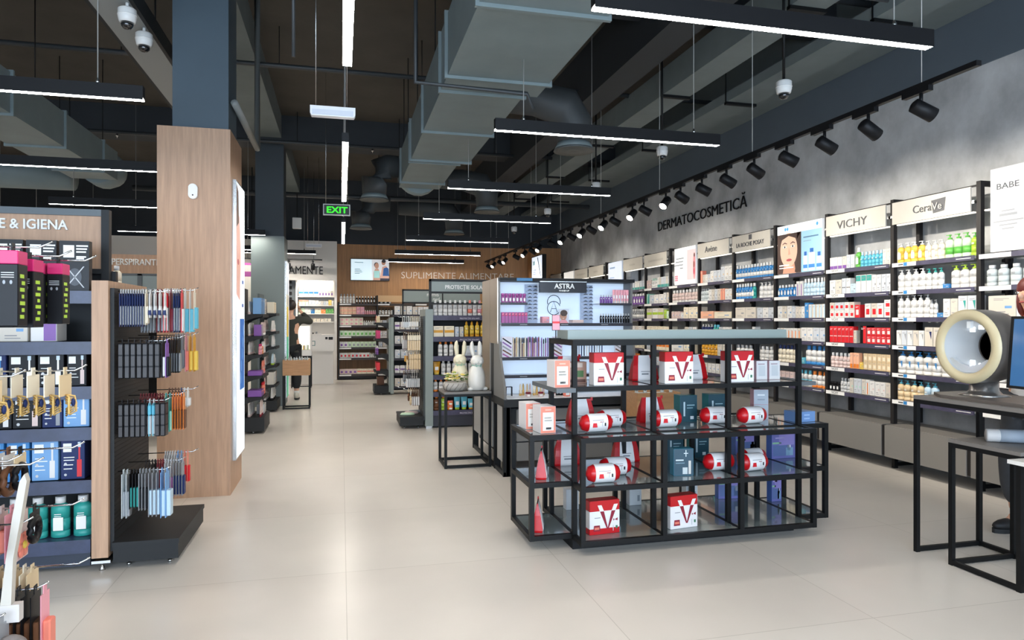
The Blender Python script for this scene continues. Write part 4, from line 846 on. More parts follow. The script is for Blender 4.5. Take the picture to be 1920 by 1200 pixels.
dsp = G().add([(-.001, -.5, .1), (-.001, -.02, .1), (-.001, -.02, .46), (-.001, -.5, .46)], [(0, 1, 2, 3)], mat('#3f6a98', .08, emit=.22))
dsp.add([(-.002, -.5, .1), (-.002, -.3, .1), (-.002, -.2, .46), (-.002, -.5, .46)], [(0, 1, 2, 3)], mat('#86b2d6', .08, emit=.25))
for z in (.16, .27, .38): dsp.add([(-.0025, -.14, z), (-.0025, -.1, z), (-.0025, -.1, z+.008), (-.0025, -.14, z+.008)], [(0, 1, 2, 3)], mat('#22425f', .2))
dsp.obj('screen', mo)
G().box(.03, -.36, .019, .07, -.2, .3, mat('#8f9194', .35, .4)).box(-.02, -.4, .0185, .1, -.14, .035, mat('#8f9194', .35, .4)).obj('stand', mo)
mo.rotation_euler = (0, radians(5), radians(-2)); mo.location = (3.5, 2.95, .947)
t = thing('paper_roll', 'white rolled paper lying on the lower black table', 'paper roll', (3.5, 3.06, .7565)); G().tube([(0, 0, 0), (.28, -.17, 0)], .036, mat('#e6e8ea', .6), 16).obj('roll', t)
G().tube([(.05, -.03, .0005), (.16, -.097, .0005)], .0368, mat('#aab6c4', .6), 16).obj('printed_band', t)

# ---------------------------------------------------------------- people
SKIN = mat('#d9a98e', .5)
def skin(name, parent, J, B, mt, sub=2):
    me = bpy.data.meshes.new(name); K = list(J); me.from_pydata([J[k][:3] for k in K], [(K.index(a), K.index(b)) for a, b in B], [])
    o = bpy.data.objects.new(name, me); COL.objects.link(o)
    o.modifiers.new('skin', 'SKIN'); s = o.modifiers.new('sub', 'SUBSURF'); s.levels = sub; s.render_levels = sub
    for i, k in enumerate(K): me.skin_vertices[0].data[i].radius = (J[k][3], J[k][3] if len(J[k]) < 5 else J[k][4]); me.skin_vertices[0].data[i].use_root = i == 0
    bpy.context.view_layer.update()
    m2 = bpy.data.meshes.new_from_object(o.evaluated_get(bpy.context.evaluated_depsgraph_get()))
    bpy.data.objects.remove(o); bpy.data.meshes.remove(me)
    m2.materials.clear(); m2.materials.append(mt); m2.polygons.foreach_set('use_smooth', [True]*len(m2.polygons))
    return link(name, m2, parent)
def hand(J, B, w, tip, side):
    """palm plus five fingers growing from wrist key w towards the direction tip"""
    x, y, z = J[w][:3]; L = math.sqrt(sum(c*c for c in tip)); d = [c/L for c in tip]
    u = (-d[1], d[0], 0) if abs(d[2]) < .9 else (0, 1, 0); n = math.sqrt(sum(c*c for c in u)) or 1; u = [c/n for c in u]
    v = (d[1]*u[2]-d[2]*u[1], d[2]*u[0]-d[0]*u[2], d[0]*u[1]-d[1]*u[0])
    def P(a, b, c=0): return tuple((x, y, z)[i]+d[i]*a+u[i]*b+v[i]*c for i in range(3))
    J[w+'p'] = P(.06, 0)+(.024, .034); B.append((w, w+'p'))
    for i, (b, l) in enumerate(((-.03, .062), (-.01, .075), (.01, .07), (.028, .055))):
        J[w+'f%d' % i] = P(.085, b)+(.010,); J[w+'g%d' % i] = P(.085+l*.5, b*1.1, .008)+(.009,); J[w+'h%d' % i] = P(.085+l*.95, b*1.1, .028)+(.0075,)
        B += [(w+'p', w+'f%d' % i), (w+'f%d' % i, w+'g%d' % i), (w+'g%d' % i, w+'h%d' % i)]
    J[w+'t'] = P(.04, -.042*side, .012)+(.011,); J[w+'t2'] = P(.075, -.058*side, .024)+(.009,); B += [(w+'p', w+'t'), (w+'t', w+'t2')]
def person(loc, rz, label, s, arms, hair, top, trousers, shoe, stance, coat_hem=.9):
    t = thing('person', label, 'person', loc, rz)
    J = dict(pel=(0, 0, .93, .13, .1), sp=(0, .0, 1.1, .115, .09), ch=(0, 0, 1.28, .14, .1), nk=(0, .0, 1.43, .05), nk2=(0, -.012, 1.48, .05), hd=(0, -.025, 1.56, .078, .09), tp=(0, -.02, 1.645, .062, .07))
    B = [('pel', 'sp'), ('sp', 'ch'), ('ch', 'nk'), ('nk', 'nk2'), ('nk2', 'hd'), ('hd', 'tp')]
    for q, (sh, el, wr, dr) in arms.items():
        sg = -1 if q == 'a' else 1
        J.update({q+'s': sh+(.055,), q+'e': el+(.042,), q+'w': wr+(.028,)}); B += [('ch', q+'s'), (q+'s', q+'e'), (q+'e', q+'w')]
        hand(J, B, q+'w', dr, sg)
    for q, (hx, kx, ax, ay) in stance.items():
        J.update({q+'h': (hx, 0, .86, .095), q+'k': (kx, -.03+ay*.5, .48, .062), q+'n': (ax, ay+.02, .09, .04), q+'b': (ax, ay-.1, .03, .032)}); B += [('pel', q+'h'), (q+'h', q+'k'), (q+'k', q+'n'), (q+'n', q+'b')]
    body = skin('body', t, J, B, SKIN)
    f = G()                                                        # face: nose, eyes, lips, ears
    f.ell((0, -.112, 1.555), .012, .018, .02, SKIN, 10, 6)
    for x in (-.032, .032): f.ell((x, -.1, 1.575), .013, .008, .007, WHITE, 10, 6).ell((x, -.106, 1.575), .006, .004, .006, CHAR, 8, 5).ell((x*2.5, -.02, 1.56), .012, .02, .03, SKIN, 10, 6)
    f.ell((0, -.1, 1.515), .024, .009, .008, mat('#a8544e', .5), 10, 6); f.obj('face', body)
    hm = mat(hair[0], .5, noise=.2, nscale=40, stretch=(1, 1, .2)); h = G().ell((0, .008, 1.6), .096, .106, .095, hm, 18, 10)
    if hair[1]: h.ell((0, .05, 1.5), .095, .06, .14, hm, 16, 10).ell((-.075, .0, 1.52), .025, .05, .1, hm, 12, 8).ell((.075, .0, 1.52), .025, .05, .1, hm, 12, 8)
    h.obj('hair', t)
    T = {k: J[k] for k in ('pel', 'sp', 'ch', 'nk')}; T = {k: v[:3]+tuple(r+.014 for r in v[3:]) for k, v in T.items()}; T['hem'] = (0, 0, coat_hem, .16, .125); T['nk'] = (0, 0, 1.405, .062); TB = [('pel', 'sp'), ('sp', 'ch'), ('ch', 'nk'), ('pel', 'hem')]
    for q in arms:
        for k, r in (('s', .072), ('e', .058), ('w', .044)): T[q+k] = J[q+k][:3]+(r,)
        T[q+'w'] = tuple(J[q+'e'][i]+(J[q+'w'][i]-J[q+'e'][i])*.86 for i in range(3))+(.044,)
        TB += [('ch', q+'s'), (q+'s', q+'e'), (q+'e', q+'w')]
    skin('jacket', t, T, TB, top)
    L = {'pel': (0, 0, .93, .14, .112)}; LB = []
    for q in stance:
        for k, r in (('h', .108), ('k', .088), ('n', .062)): L[q+k] = J[q+k][:3]+(r,)
        L[q+'m'] = tuple((L[q+'k'][i]+L[q+'n'][i])/2 for i in range(3))+(.085,)
        L[q+'n'] = (J[q+'n'][0], J[q+'n'][1], .16, .052)
        LB += [('pel', q+'h'), (q+'h', q+'k'), (q+'k', q+'m'), (q+'m', q+'n')]
    skin('trousers', t, L, LB, trousers)
    for q in stance:
        x, y = J[q+'n'][:2]
        G().lathe([(.045, .07), (.046, .15)], WHITE, x, y, 14).obj('sock', t)
        sh = G().ell((x, y-.075, .045), .045, .125, .042, shoe, 16, 8).ell((x, y+.02, .07), .046, .06, .06, shoe, 14, 8)
        sh.prism([(x+.05*cos(2*pi*i/18)*(1 if sin(2*pi*i/18) < 0 else .85), y-.06+.14*sin(2*pi*i/18)) for i in range(18)], 'z', .0, .028, CHAR); sh.obj('shoe', t)
    t.scale = (s, s, s)
    return t
person((4.32, 3.44, 0), -pi/2, 'dark-haired person in white tunic, dark trousers and black sneakers behind the scanner table', 1.0,
       dict(a=((-.19, 0, 1.36), (-.22, .02, 1.1), (-.16, -.2, 1.06), (.1, -1, -.1)), b=((.19, 0, 1.36), (.22, .02, 1.1), (.16, -.2, 1.06), (-.1, -1, -.1))), ('#5a1f1c', 1), mat('#e6e4e2', .7), mat('#3a3d42', .8, noise=.2, nscale=9), mat('#131315', .6),
       dict(l=(-.09, -.13, -.15, .02), r=(.09, .1, .11, .08)), .86)
person((-.87, 12.62, 0), pi, 'person in dark jacket lifting a hand to the head beside the grey pillar', 1.04,
       dict(a=((-.2, 0, 1.36), (-.34, -.1, 1.3), (-.15, -.13, 1.5), (.35, .1, .9)), b=((.2, 0, 1.36), (.26, .02, 1.1), (.22, -.14, .92), (0, -.4, -1))), ('#2c2320', 0), mat('#33352f', .8), mat('#202225', .8), mat('#cfc9be', .6),
       dict(l=(-.09, -.1, -.1, 0), r=(.09, .1, .1, .05)), .9)

# ---------------------------------------------------------------- light boxes on the pillars
def lightbox(loc, rz, w, h, label, draw, emit=.55):
    t = thing('light_box', label, 'light box', loc, rz)
    G().box(0, -.03, 0, w, -.002, h, STEEL).obj('casing', t); q = G().fq(.01, .01, w-.01, h-.01, -.031, mat('#eef6ff', .4, emit=emit)); draw(q); q.obj('print', t)
def d1(q):
    q.fp([(.01, 1.35), (.2, 1.3), (.26, 1.7), (.18, 2.0), (.01, 2.05)], -.032, pm2('#e3b3a6')); q.fp([(.01, 1.9), (.14, 1.95), (.12, 2.2), (.01, 2.25)], -.033, pm2('#54392f')); q.fe(.1, 1.62, .05, .025, -.033, pm2('#b95a60')); q.fq(.2, .55, .46, 1.15, -.032, pm2('#2f6fc4'))
    for k in range(5): q.fe(.25+.04*k, .65+.1*k, .03, .05, -.033, pm2('#6fa4e4'))
    for z in (1.25, 1.45): q.fq(.32, z, .42, z+.03, -.032, pm2('#4a66a8'))
lightbox((-.859, 5.92, .26), pi/2, .5, 2.28, 'tall backlit beauty poster on the side of wood pillar', d1)
def d2(q): q.fq(.01, 1.0, .4, 1.7, -.032, pm2('#e2c84f')); q.fq(.01, .01, .4, 1.0, -.032, pm2('#5fc79a')); q.fq(.1, 1.5, .3, 2.0, -.0325, pm2('#c6d2da'))
lightbox((-.9, 11.75, .12), pi/2, .52, 2.25, 'green and yellow backlit poster on the side of grey pillar', d2)

# ---------------------------------------------------------------- hooks and hanging packs
def hook(parent, x, y, z, L, sx=1):
    G().tube([(x, y, z), (x+sx*L, y, z), (x+sx*(L+.035), y, z+.018)], .0032, CHROME, 6).obj('peg_hook', parent)
def pack(style, c1, c2, tx, wy, h):
    key = ('pack', style, c1, c2, tx, wy, h)
    if key in PC: return PC[key]
    a, b = pm(c1), pm(c2); g = G(); z0 = -h-.012; ht = tx/2; hy = wy/2
    g.box(-.0015, -.012, -.014, .0015, .012, .012, a)
    if style == 'case':
        g.bbox(-ht, -hy, z0, ht, hy, -.012, a, .003)
        for k in range(3): g.box(-ht*.75, -hy-.002, z0+h*(.03+.325*k), ht*.75, -hy, z0+h*(.31+.325*k), mat('#3d3a3b', .35, spec=.3)); g.box(ht, -hy*.8, z0+h*(.03+.325*k), ht+.001, hy*.8, z0+h*(.31+.325*k), mat('#3d3a3b', .35, spec=.3))
    elif style == 'brush':
        g.box(-.002, -hy, z0, .001, hy, -.012, b).bbox(-ht, -hy*.8, z0+.01, ht, hy*.8, z0+h*.62, a, .004).bbox(-ht, -hy*.8, z0+h*.64, ht, hy*.8, z0+h*.93, b, .004)
    elif style == 'oval':
        g.box(-.002, -hy, z0, .001, hy, -.012, a).lathe([(.001, 0), (hy*.8, .02), (hy, h*.25), (hy*.7, h*.5)], a, 0, 0, 14, sx=ht/hy, z0=z0).bbox(-ht*.7, -hy-.001, z0+.015, ht*.7, hy*.6, z0+h*.32, b, .003)
    elif style == 'box':
        g.bbox(-ht, -hy, z0, ht, hy, -.012-h*.18, a, .002).bbox(-ht, -hy, -.012-h*.18, ht, hy, -.012, b, .002)
        for k in range(7): g.box(ht, -hy*.6+.012*(k % 2), z0+h*(.1+.09*k), ht+.0006, hy*(.2+.1*(k % 3)), z0+h*(.15+.09*k), pm(('lime', 'white', 'yellow')[len(c1+c2) % 3]))
        for k in range(3): g.fq(-ht*.7, z0+h*(.7-.03*k), ht*.6, z0+h*(.71-.03*k), -hy-.0008, pm('silver'))
        g.fe(-ht*.4, z0+h*.58, ht*.15, ht*.25, -hy-.0008, pm('grey'), 8).fe(ht*.3, z0+h*.58, ht*.15, ht*.25, -hy-.0008, pm('grey'), 8)
    elif style == 'claw':
        g.box(-.0015, -hy, z0+h*.5, .0015, hy, -.012, a)
        for sg in (-1, 1):
            for k in range(4): g.tube([(.004, sg*.004, z0+h*(.52-.06*k)), (.02, sg*.02, z0+h*(.48-.06*k)), (.022, sg*.03, z0+h*(.3-.06*k)), (.008, sg*.012, z0+h*(.2-.05*k))], .0035, b, 6)
        g.ell((.024, 0, z0+h*.35), .006, .01, .014, pm('navy') if tx > .02 else b, 8, 6)
    elif style == 'flower':
        g.box(-.0015, -hy, z0, .0015, hy, -.012, a)
        for q in range(6): g.ell((.006, .55*hy*cos(q*1.047), z0+h*.3+.55*hy*sin(q*1.047)), .006, hy*.4, hy*.4, b, 10, 6)
        g.ell((.01, 0, z0+h*.3), .007, hy*.3, hy*.3, pm('yellow'), 10, 6)
    elif style == 'ring':
        g.box(-.0015, -hy, z0+h*.7, .0015, hy, -.012, b)
        g.tube([(0, hy*.9*cos(q*.3307), z0+h*.35+hy*.9*sin(q*.3307)) for q in range(20)], .011, a, 8)
    else:                                                           # card with a blister
        g.box(-.0015, -hy, z0, .0015, hy, -.012, a).bbox(0, -hy*.75, z0+.008, ht*2, hy*.75, z0+h*.6, b, .004)
    PC[key] = g.mesh('hanging_pack'); return PC[key]
PNAME = dict(case='nail kit case', brush='toothbrush pack', oval='oval brush pack', box='boxed pack', claw='hair claw on card', flower='flower clip card', ring='hair tie', card='carded pack')
def hang(parent, x, y, z, sx, L, spec, where, gap=.004):
    """one hook and everything threaded on it, from the panel outwards"""
    hook(parent, x, y, z, L, sx); p = x+sx*.012; i = 0
    for part in spec.split(';'):
        q = part.split()
        if q[0] == 'gap': p += sx*float(q[1])/100; continue
        n, st = int(q[0]), q[1]; c = q[2].split('/'); tx, wy, h = [float(v)/100 for v in q[3].split('x')]
        for k in range(n):
            p += sx*tx/2
            o = link('hanging_pack', pack(st, c[0], c[-1], tx, wy, h), None, (p, y, z-.001), (0 if sx > 0 else pi)+R.uniform(-.05, .05))
            tag(o, f'{nm(c[0])} {PNAME[st]}, {ordn(i)} out along {where}', 'hanging pack', 'packs on '+where); p += sx*(tx/2+gap); i += 1
def pegboard(name, label, x, y0, y1, z1, sx, bd, panel_m=CHAR, basez=.155):
    t = thing(name, label, 'end display', (0, 0, 0)); xa, xb = sorted((x, x-sx*.02))
    g = G().box(xa, y0, .1, xb, y1, z1, panel_m); z = .2
    while z < z1-.03: g.box(min(x, x+sx*.002), y0+.01, z, max(x, x+sx*.002), y1-.01, z+.006, BLACK); z += .025
    g.obj('peg_panel', t)
    xa, xb = sorted((x, x+sx*bd)); G().box(xa, y0-.02, .04, xb, y1, basez-.025, CHAR).obj('base', t); G().box(xa-.004, y0-.03, basez-.024, xb+.006, y1+.006, basez, CHAR).obj('base_shelf', t)
    for yy in (y0+.06, y1-.08):
        for xx in (xa+.06, xb-.06): G().lathe([(.015, 0), (.012, .012), (.006, .014), (.006, .04)], STEEL, xx, yy, 8).obj('foot', t)
    return t

# near gondola with the dental shelves
t = thing('gondola', 'wood-ended gondola of dental care under the large letter board', 'gondola', (0, 0, 0))
G().box(-1.345, 4.24, .075, -1.262, 5.02, 1.62, WOOD).obj('end_panel', t); G().box(-1.345, 4.238, .045, -1.25, 5.0, .06, STEEL).lathe([(.018, 0), (.012, .012), (.008, .045)], STEEL, -1.3, 4.27, 8).obj('end_foot', t)
G().box(-3.6, 4.68, .05, -1.35, 4.72, 1.7, CHAR).obj('back_panel', t)
for z in (1.56, 1.276, 1.025, .795, .5):
    s = G().box(-3.6, 4.3, z-.02, -1.35, 4.68, z, CHAR).obj('shelf', t); G().box(-3.6, 4.285, z-.068, -1.352, 4.3, z+.003, STRIPB).obj('price_strip', s)
G().box(-3.6, 4.27, .1, -1.36, 4.68, .175, STRIPB).box(-3.6, 4.3, .02, -1.37, 4.66, .1, mat('#2c3443', .5)).obj('base_shelf', t)
G().box(-3.6, 4.74, 1.54, -1.35, 5.05, 1.56, CHAR).obj('rear_shelf', t); G().box(-3.6, 4.98, .02, -1.35, 5.0, .4, CHAR).obj('rear_base', t)
h = G().box(-3.6, 4.64, 1.71, -1.41, 4.665, 2.03, WOOD).obj('header_board', t)
for x0, z0, x1, z1 in ((-1.415, 1.55, -1.372, 2.07), (-3.6, 2.03, -1.415, 2.07), (-3.6, 1.68, -1.415, 1.71)): G().box(x0, 4.625, z0, x1, 4.675, z1, GREYB if z0 > 2 else CHAR).obj('header_frame', t)
text('E & IGIENA', .358, (-1.957, 4.632, 1.943), WHITE, h, h=.06, ext=.008, bold=.015)
fill(-2.02, 4.30, 1.28, 0, .6, '2 box cream/white 8x16; 1 box white/grey 14x14 txt; 1 box white/purple 13x14 half', 'second shelf of dental gondola', .03)
fill(-2.03, 4.30, 1.029, 0, .66, '1 box navy/white 9x18 brush; 1 box navy/blue 13x18 brush; 2 box black/black 13x18 brush; 1 box black/rose 10x18 brush', 'third shelf of dental gondola', .02)
fill(-2.04, 4.30, .799, 0, .66, '1 box black/grey 14x19 brush; 1 box black/white 13x19 brush; 1 box black/rose 14x19 brush; 1 box navy/grey 10x19 brush; 1 box skyblue/white 13x19 brush', 'fourth shelf of dental gondola', .02)
fill(-2.03, 4.30, .504, 0, .66, '1 box navy/white 10x22 brush; 2 box blue/white 11x22 brush; 1 box skyblue/white 13x22 brush; 1 box navy/red 12x22 brush', 'fifth shelf of dental gondola', .02)
fill(-1.82, 4.30, .176, 0, .46, '4 flask teal/silver 10x23 label', 'base shelf of dental gondola', .03)
fill(-1.66, 4.76, 1.561, 0, .29, '1 bottle cream/cream 6x16; 1 flask clear/silver 6x18; 1 flask cream/blue 7.5x24; 1 flask cream/silver 6x19', 'rear top shelf of dental gondola', .1)
for k in range(4):                                                 # flat plaque boxes above the top shelf
    o = G().box(0, 0, 0, .15, .05, .285, mat('#15171b', .4, spec=.3)).fq(.02, .19, .075, .26, -.001, WHITE).obj('toothbrush_box', loc=(-2.04+.165*k, 4.36, 1.564))
    q = G()
    for z, w in ((.262, .06), (.245, .055), (.228, .05), (.2, .05), (.19, .04)): q.fq(.085, z-.01, .085+w, z-.001, -.0015, WHITE)
    for a, b in (((.03, .02), (.12, .14)), ((.03, .14), (.12, .02)), ((.0, .08), (.05, .083))):
        q.fp([a, (a[0]+.007, a[1]), (b[0]+.007, b[1]), b], -.0016, pm('silver'))
    q.fe(.078, .08, .035, .05, -.0012, mat('#3a3e46', .4), 16); q.obj('print', o)
    tag(o, f'tall black box with white cross print, {ordn(k)} from left above dental top shelf', 'box', 'tall black boxes on the dental gondola')

ec = pegboard('end_cap_stand', 'black pegboard end stand with hooks beside the wood pillar', -1.24, 4.27, 4.98, 1.58, 1, .335)
LV = (('top row', 1.565), ('second row', 1.28), ('third row', .935), ('bottom row', .535))
HK = ('front hook', 'middle hook', 'rear hook')
PACKS = (
 ('10 brush silver/navy .9x6x19; 1 card cream/cream 1.2x6x18; 4 oval white/navy 2.2x5x14', 'gap 6; 5 brush grey/grey 1.2x6x24; 2 card maroon/grey 1.6x5x24; 2 brush white/red 1.2x6x24; 1 card maroon/maroon 2x6x24; 3 brush silver/navy 1x6x24; 1 card red/white 1x6x24', 'gap 14; 6 card white/silver 1x6x18; 1 case black/black 2x6x18; 2 card white/cyan 2.5x6x26; 1 card cream/cyan 2x6x24'),
 ('7 case black/black 2.7x8x20; 1 card black/white 1.6x7x20; 1 card purple/black 1.6x7x20', 'gap 9; 3 case black/black 2.5x7x20; 7 card black/grey 1.0x6x20', 'gap 20; 4 card grey/grey 1x6x20; 1 card pink/coral 2x6x22; 2 card amber/yellow 2x6x22'),
 ('5 case black/black 2.5x8x19; 2 brush silver/cyan 1.8x5x19; 2 case black/black 2.5x7x19', 'gap 5; 9 card maroon/black 1.1x6x17; 2 card teal/mint 1.8x7x21; 5 card orange/brown 1.1x6x20', 'gap 16; 4 card brown/orange 1.4x6x20; 1 card navy/blue 1.2x6x16; 2 card white/white 1.6x5x10'),
 ('gap 1; 2 card clear/grey 1.6x7x25; 3 card black/teal 1.2x7x20; 3 card grey/black 1.2x7x21; 3 card grey/paleblue 1.6x7x25; 2 card skyblue/paleblue 2.4x8x26', 'gap 8; 4 card black/grey 1.2x6x19; 3 card maroon/orange 1x5x20; 3 card silver/violet 1.2x5x22; 4 card grey/navy 1.2x6x20', 'gap 14; 5 card silver/white 1x6x19; 2 card skyblue/blue 1.6x6x20; 2 card coral/red 1.4x5x18'))
for (ln, z), rows in zip(LV, PACKS):
    for k, sp in enumerate(rows): hang(ec, -1.238, 4.33+.2*k, z+.012*k, 1, .245+.035*k, sp, f'{HK[k]}, {ln}, stand by wood pillar')

# nearest end stand at the left frame edge
n2 = pegboard('end_cap_stand', 'nearest pegboard end stand with pink boxes and hair accessories', -1.2, 1.9, 2.72, 1.75, 1, .3)
NW = 'nearest end stand'
NP = (
 ('front hook, top row', 2.3, 1.615, .33, 'gap 16; 1 box black/magenta 5x7x22; gap 1; 1 box black/magenta 5x7x22'), ('middle hook, top row', 2.42, 1.60, .34, 'gap 12; 1 box black/magenta 5x7x21; 1 box black/pink 4x7x21; 1 box black/magenta 5x7x21'), ('rear hook, top row', 2.58, 1.60, .36, 'gap 15; 1 box black/pink 4x6x20; 1 box black/magenta 4.5x7x20; 1 box black/magenta 4.5x7x20'),
 ('front hook, gold row', 2.3, 1.235, .26, 'gap 5; 3 claw beige/gold 3.6x8x13; gap 1; 1 claw beige/gold 3.6x8x13'), ('rear hook, gold row', 2.52, 1.235, .35, 'gap 6; 5 claw cream/gold 4x8x14; 1 claw beige/gold 4x9x14'),
 ('front hook, black row', 2.28, .99, .26, 'gap 8; 1 ring black/beige 2.4x8x12; 1 ring grey/beige 2.4x8x12; 1 ring black/white 2.4x8x12'), ('rear hook, black row', 2.5, .985, .35, 'gap 8; 3 ring brown/white 2.6x9x13; 1 ring black/beige 2.6x8x11'),
 ('front hook, pink row', 2.3, .80, .28, 'gap 14; 1 flower rose/magenta 2x8x15; 1 flower pink/coral 2x8x15'), ('rear hook, pink row', 2.5, .80, .35, 'gap 13; 1 card rose/coral 2x8x13; 1 flower pink/magenta 2x9x15; 1 flower rose/coral 2x9x15; gap 1; 1 ring black/black 2.4x8x9'),
 ('front hook, bottom row', 2.2, .56, .25, 'gap 18; 3 card black/black 1.8x8x22; 1 card grey/silver 2x8x14'), ('middle hook, bottom row', 2.36, .585, .3, 'gap 19; 5 card black/brown 1.6x8x20; 1 card pink/coral 2.2x6x20'), ('rear hook, bottom row', 2.52, .60, .36, 'gap 12; 3 card beige/brown 1.6x9x16; 1 card cream/beige 1.6x8x16; 1 card beige/rose 1.6x9x22'))
for nme, y, z, L, sp in NP: hang(n2, -1.198, y, z, 1, L, sp, f'{nme}, {NW}', .006)
t = thing('hair_band', 'wide white plastic hair band on the nearest end stand', 'hair band', (-.93, 2.24, .56))
G().prism([(.0, .0), (.018, .01), (.024, .16), (.042, .27), (.058, .38), (.052, .4), (.04, .38), (.022, .28), (.006, .16), (-.008, .03)], 'y', -.012, .012, mat('#bdb7ad', .4)).obj('band', t); G().box(-.03, -.014, -.02, .04, .014, .03, mat('#c2bcb8', .4)).obj('clasp', t)
hook(n2, -1.198, 2.24, .985, .33)
o = G().prism([(-.07, 0), (.06, 0), (.06, .05), (.03, .1), (-.02, .13), (-.07, .135)], 'y', -.02, .02, mat('#3d4044', .5)).obj('brush_bag', loc=(-.985, 2.17, .745)); tag(o, 'dark grey rounded bag hanging low on the nearest end stand', 'bag')
o = G().ell((0, 0, 0), .045, .04, .045, mat('#77706d', .9, noise=.2, nscale=60), 18, 10).obj('bath_sponge', loc=(-.9, 2.2, .47)); tag(o, 'round grey sponge at the bottom left frame corner', 'sponge')
for k in range(2): tag(G().ell((0, 0, 0), .035, .03, .03, pm('cream'), 14, 8).obj('powder_puff', loc=(-.98+.06*k, 2.16, .445)), f'cream powder puff below the grey sponge, {("left","right")[k]} one', 'powder puff', 'cream puffs')

# ---------------------------------------------------------------- end shelves with curved brackets
def endshelf(name, label, x, y0, y1, zt, zs, sx, depth, panel):
    t = thing(name, label, 'end display', (0, 0, 0)); xa, xb = sorted((x, x-sx*.03)); G().box(xa, y0, .05, xb, y1, zt, panel).obj('back_panel', t)
    for z in zs[:-1]:
        a, b = sorted((x, x+sx*depth)); s = G().box(a, y0, z-.015, b, y1, z, CHAR).box(*(sorted((x+sx*(depth-.005), x+sx*(depth+.006)))[0], y0, z-.035, sorted((x+sx*(depth-.005), x+sx*(depth+.006)))[1], y1, z+.004), CHAR).obj('shelf', t)
        P = [(x, z-.015), (x+sx*depth*.95, z-.015), (x+sx*depth*.95, z-.03), (x+sx*depth*.6, z-.045), (x+sx*depth*.25, z-.08), (x, z-.13)]
        for yy in (y0+.002, y1-.014): G().prism(P, 'y', yy, yy+.012, CHAR).obj('bracket', s)
    a, b = sorted((x, x+sx*(depth+.02))); G().box(a, y0-.01, .03, b, y1, zs[-1]-.02, CHAR).box(a, y0-.015, zs[-1]-.02, b, y1+.004, zs[-1], CHAR).obj('base_shelf', t)
    for yy in (y0+.05, y1-.08): G().lathe([(.014, 0), (.008, .03)], STEEL, (a+b)/2, yy, 8).obj('foot', t)
    return t
Z1 = (1.47, 1.2, .97, .71, .45, .2)
endshelf('end_shelf_stand', 'dark end shelf stand with purple trays left of grey pillar', -1.19, 8.9, 9.55, 1.8, Z1, 1, .25, CHAR)
WL = ('top', 'second', 'third', 'fourth', 'fifth', 'base')
for z, n, sp in zip(Z1, WL, ('4 box skyblue/blue 9x21 half; 2 box white/rose 9x20', '2 box purple/white 8x14 half; 5 tube rose/white 7x17', '3 bottle pink/magenta 5x13; 2 bottle orange/white 5x13; 4 tube white/rose 7x15', '1 tray purple/white 20x6 plain; 5 tube coral/pink 5x17', '1 tray purple/magenta 26x8 top; 3 bottle coral/red 6x15', '6 tube rose/maroon 4x22; 3 box white/grey 8x12')):
    fill(-.945, 8.91, z+.003, pi/2, .6, sp, f'{n} shelf, purple-tray stand', .01, .2)
    if 'tray' not in sp: fill(-.945, 8.92, z+.003, pi/2, .6, '6 tube white/rose 7x16', f'{n} shelf back row, purple-tray stand', .13, .2)
Z2 = (1.5, 1.22, .99, .71, .41, .17)
endshelf('end_shelf_stand', 'dark end shelf stand with white pouches just before grey pillar', -1.2, 10.95, 11.55, 1.8, Z2, 1, .23, mat('#5a6366', .5))
for z, n, sp in zip(Z2, WL, ('4 box cream/beige 9x17 half', '5 tube white/rose 8x17', '4 tube white/silver 8x18', '3 tube paleblue/lime 8x17; 2 tube white/grey 8x15', '5 box white/grey 9x19', '5 tube white/black 9x22')): fill(-.985, 10.97, z+.003, pi/2, .55, sp, f'{n} shelf, white-pouch stand', .01, .22); fill(-.985, 10.98, z+.003, pi/2, .5, '5 tube rose/white 8x18', f'{n} shelf back row, white-pouch stand', .115, .22)
t = thing('gondola', 'far gondola with a wood board of white letters left of pillar', 'gondola', (0, 0, 0))
G().box(-4.2, 9.0, .05, -1.22, 9.05, 1.7, CHAR).obj('back_panel', t); h = G().box(-4.2, 8.98, 1.955, -1.3, 9.0, 2.18, WOOD).obj('header_board', t)
text('ANTIPERSPIRANTE', .73, (-2.84, 8.972, 2.055), WHITE, h, h=.075, ext=.006, bold=.01)
for x in (-4.2, -3.3, -2.36, -1.33): G().box(x, 8.98, 1.7, x+.05, 9.01, 1.95, GREYB).obj('header_frame', t)
G().box(-4.15, 8.995, 1.72, -1.3, 9.005, 1.93, mat('#8b9898', .3)).box(-4.2, 8.98, 1.93, -1.3, 9.01, 1.955, GREYB).obj('header_glass', t)
for z in (1.4, 1.1, .8, .5, .2): G().box(-4.2, 8.65, z-.03, -1.25, 9.0, z, CHAR).obj('shelf', t)
fill(-2.6, 8.65, 1.403, 0, 1.2, '12 bottle white/teal 7x20', 'top shelf of lettered far gondola', .05)

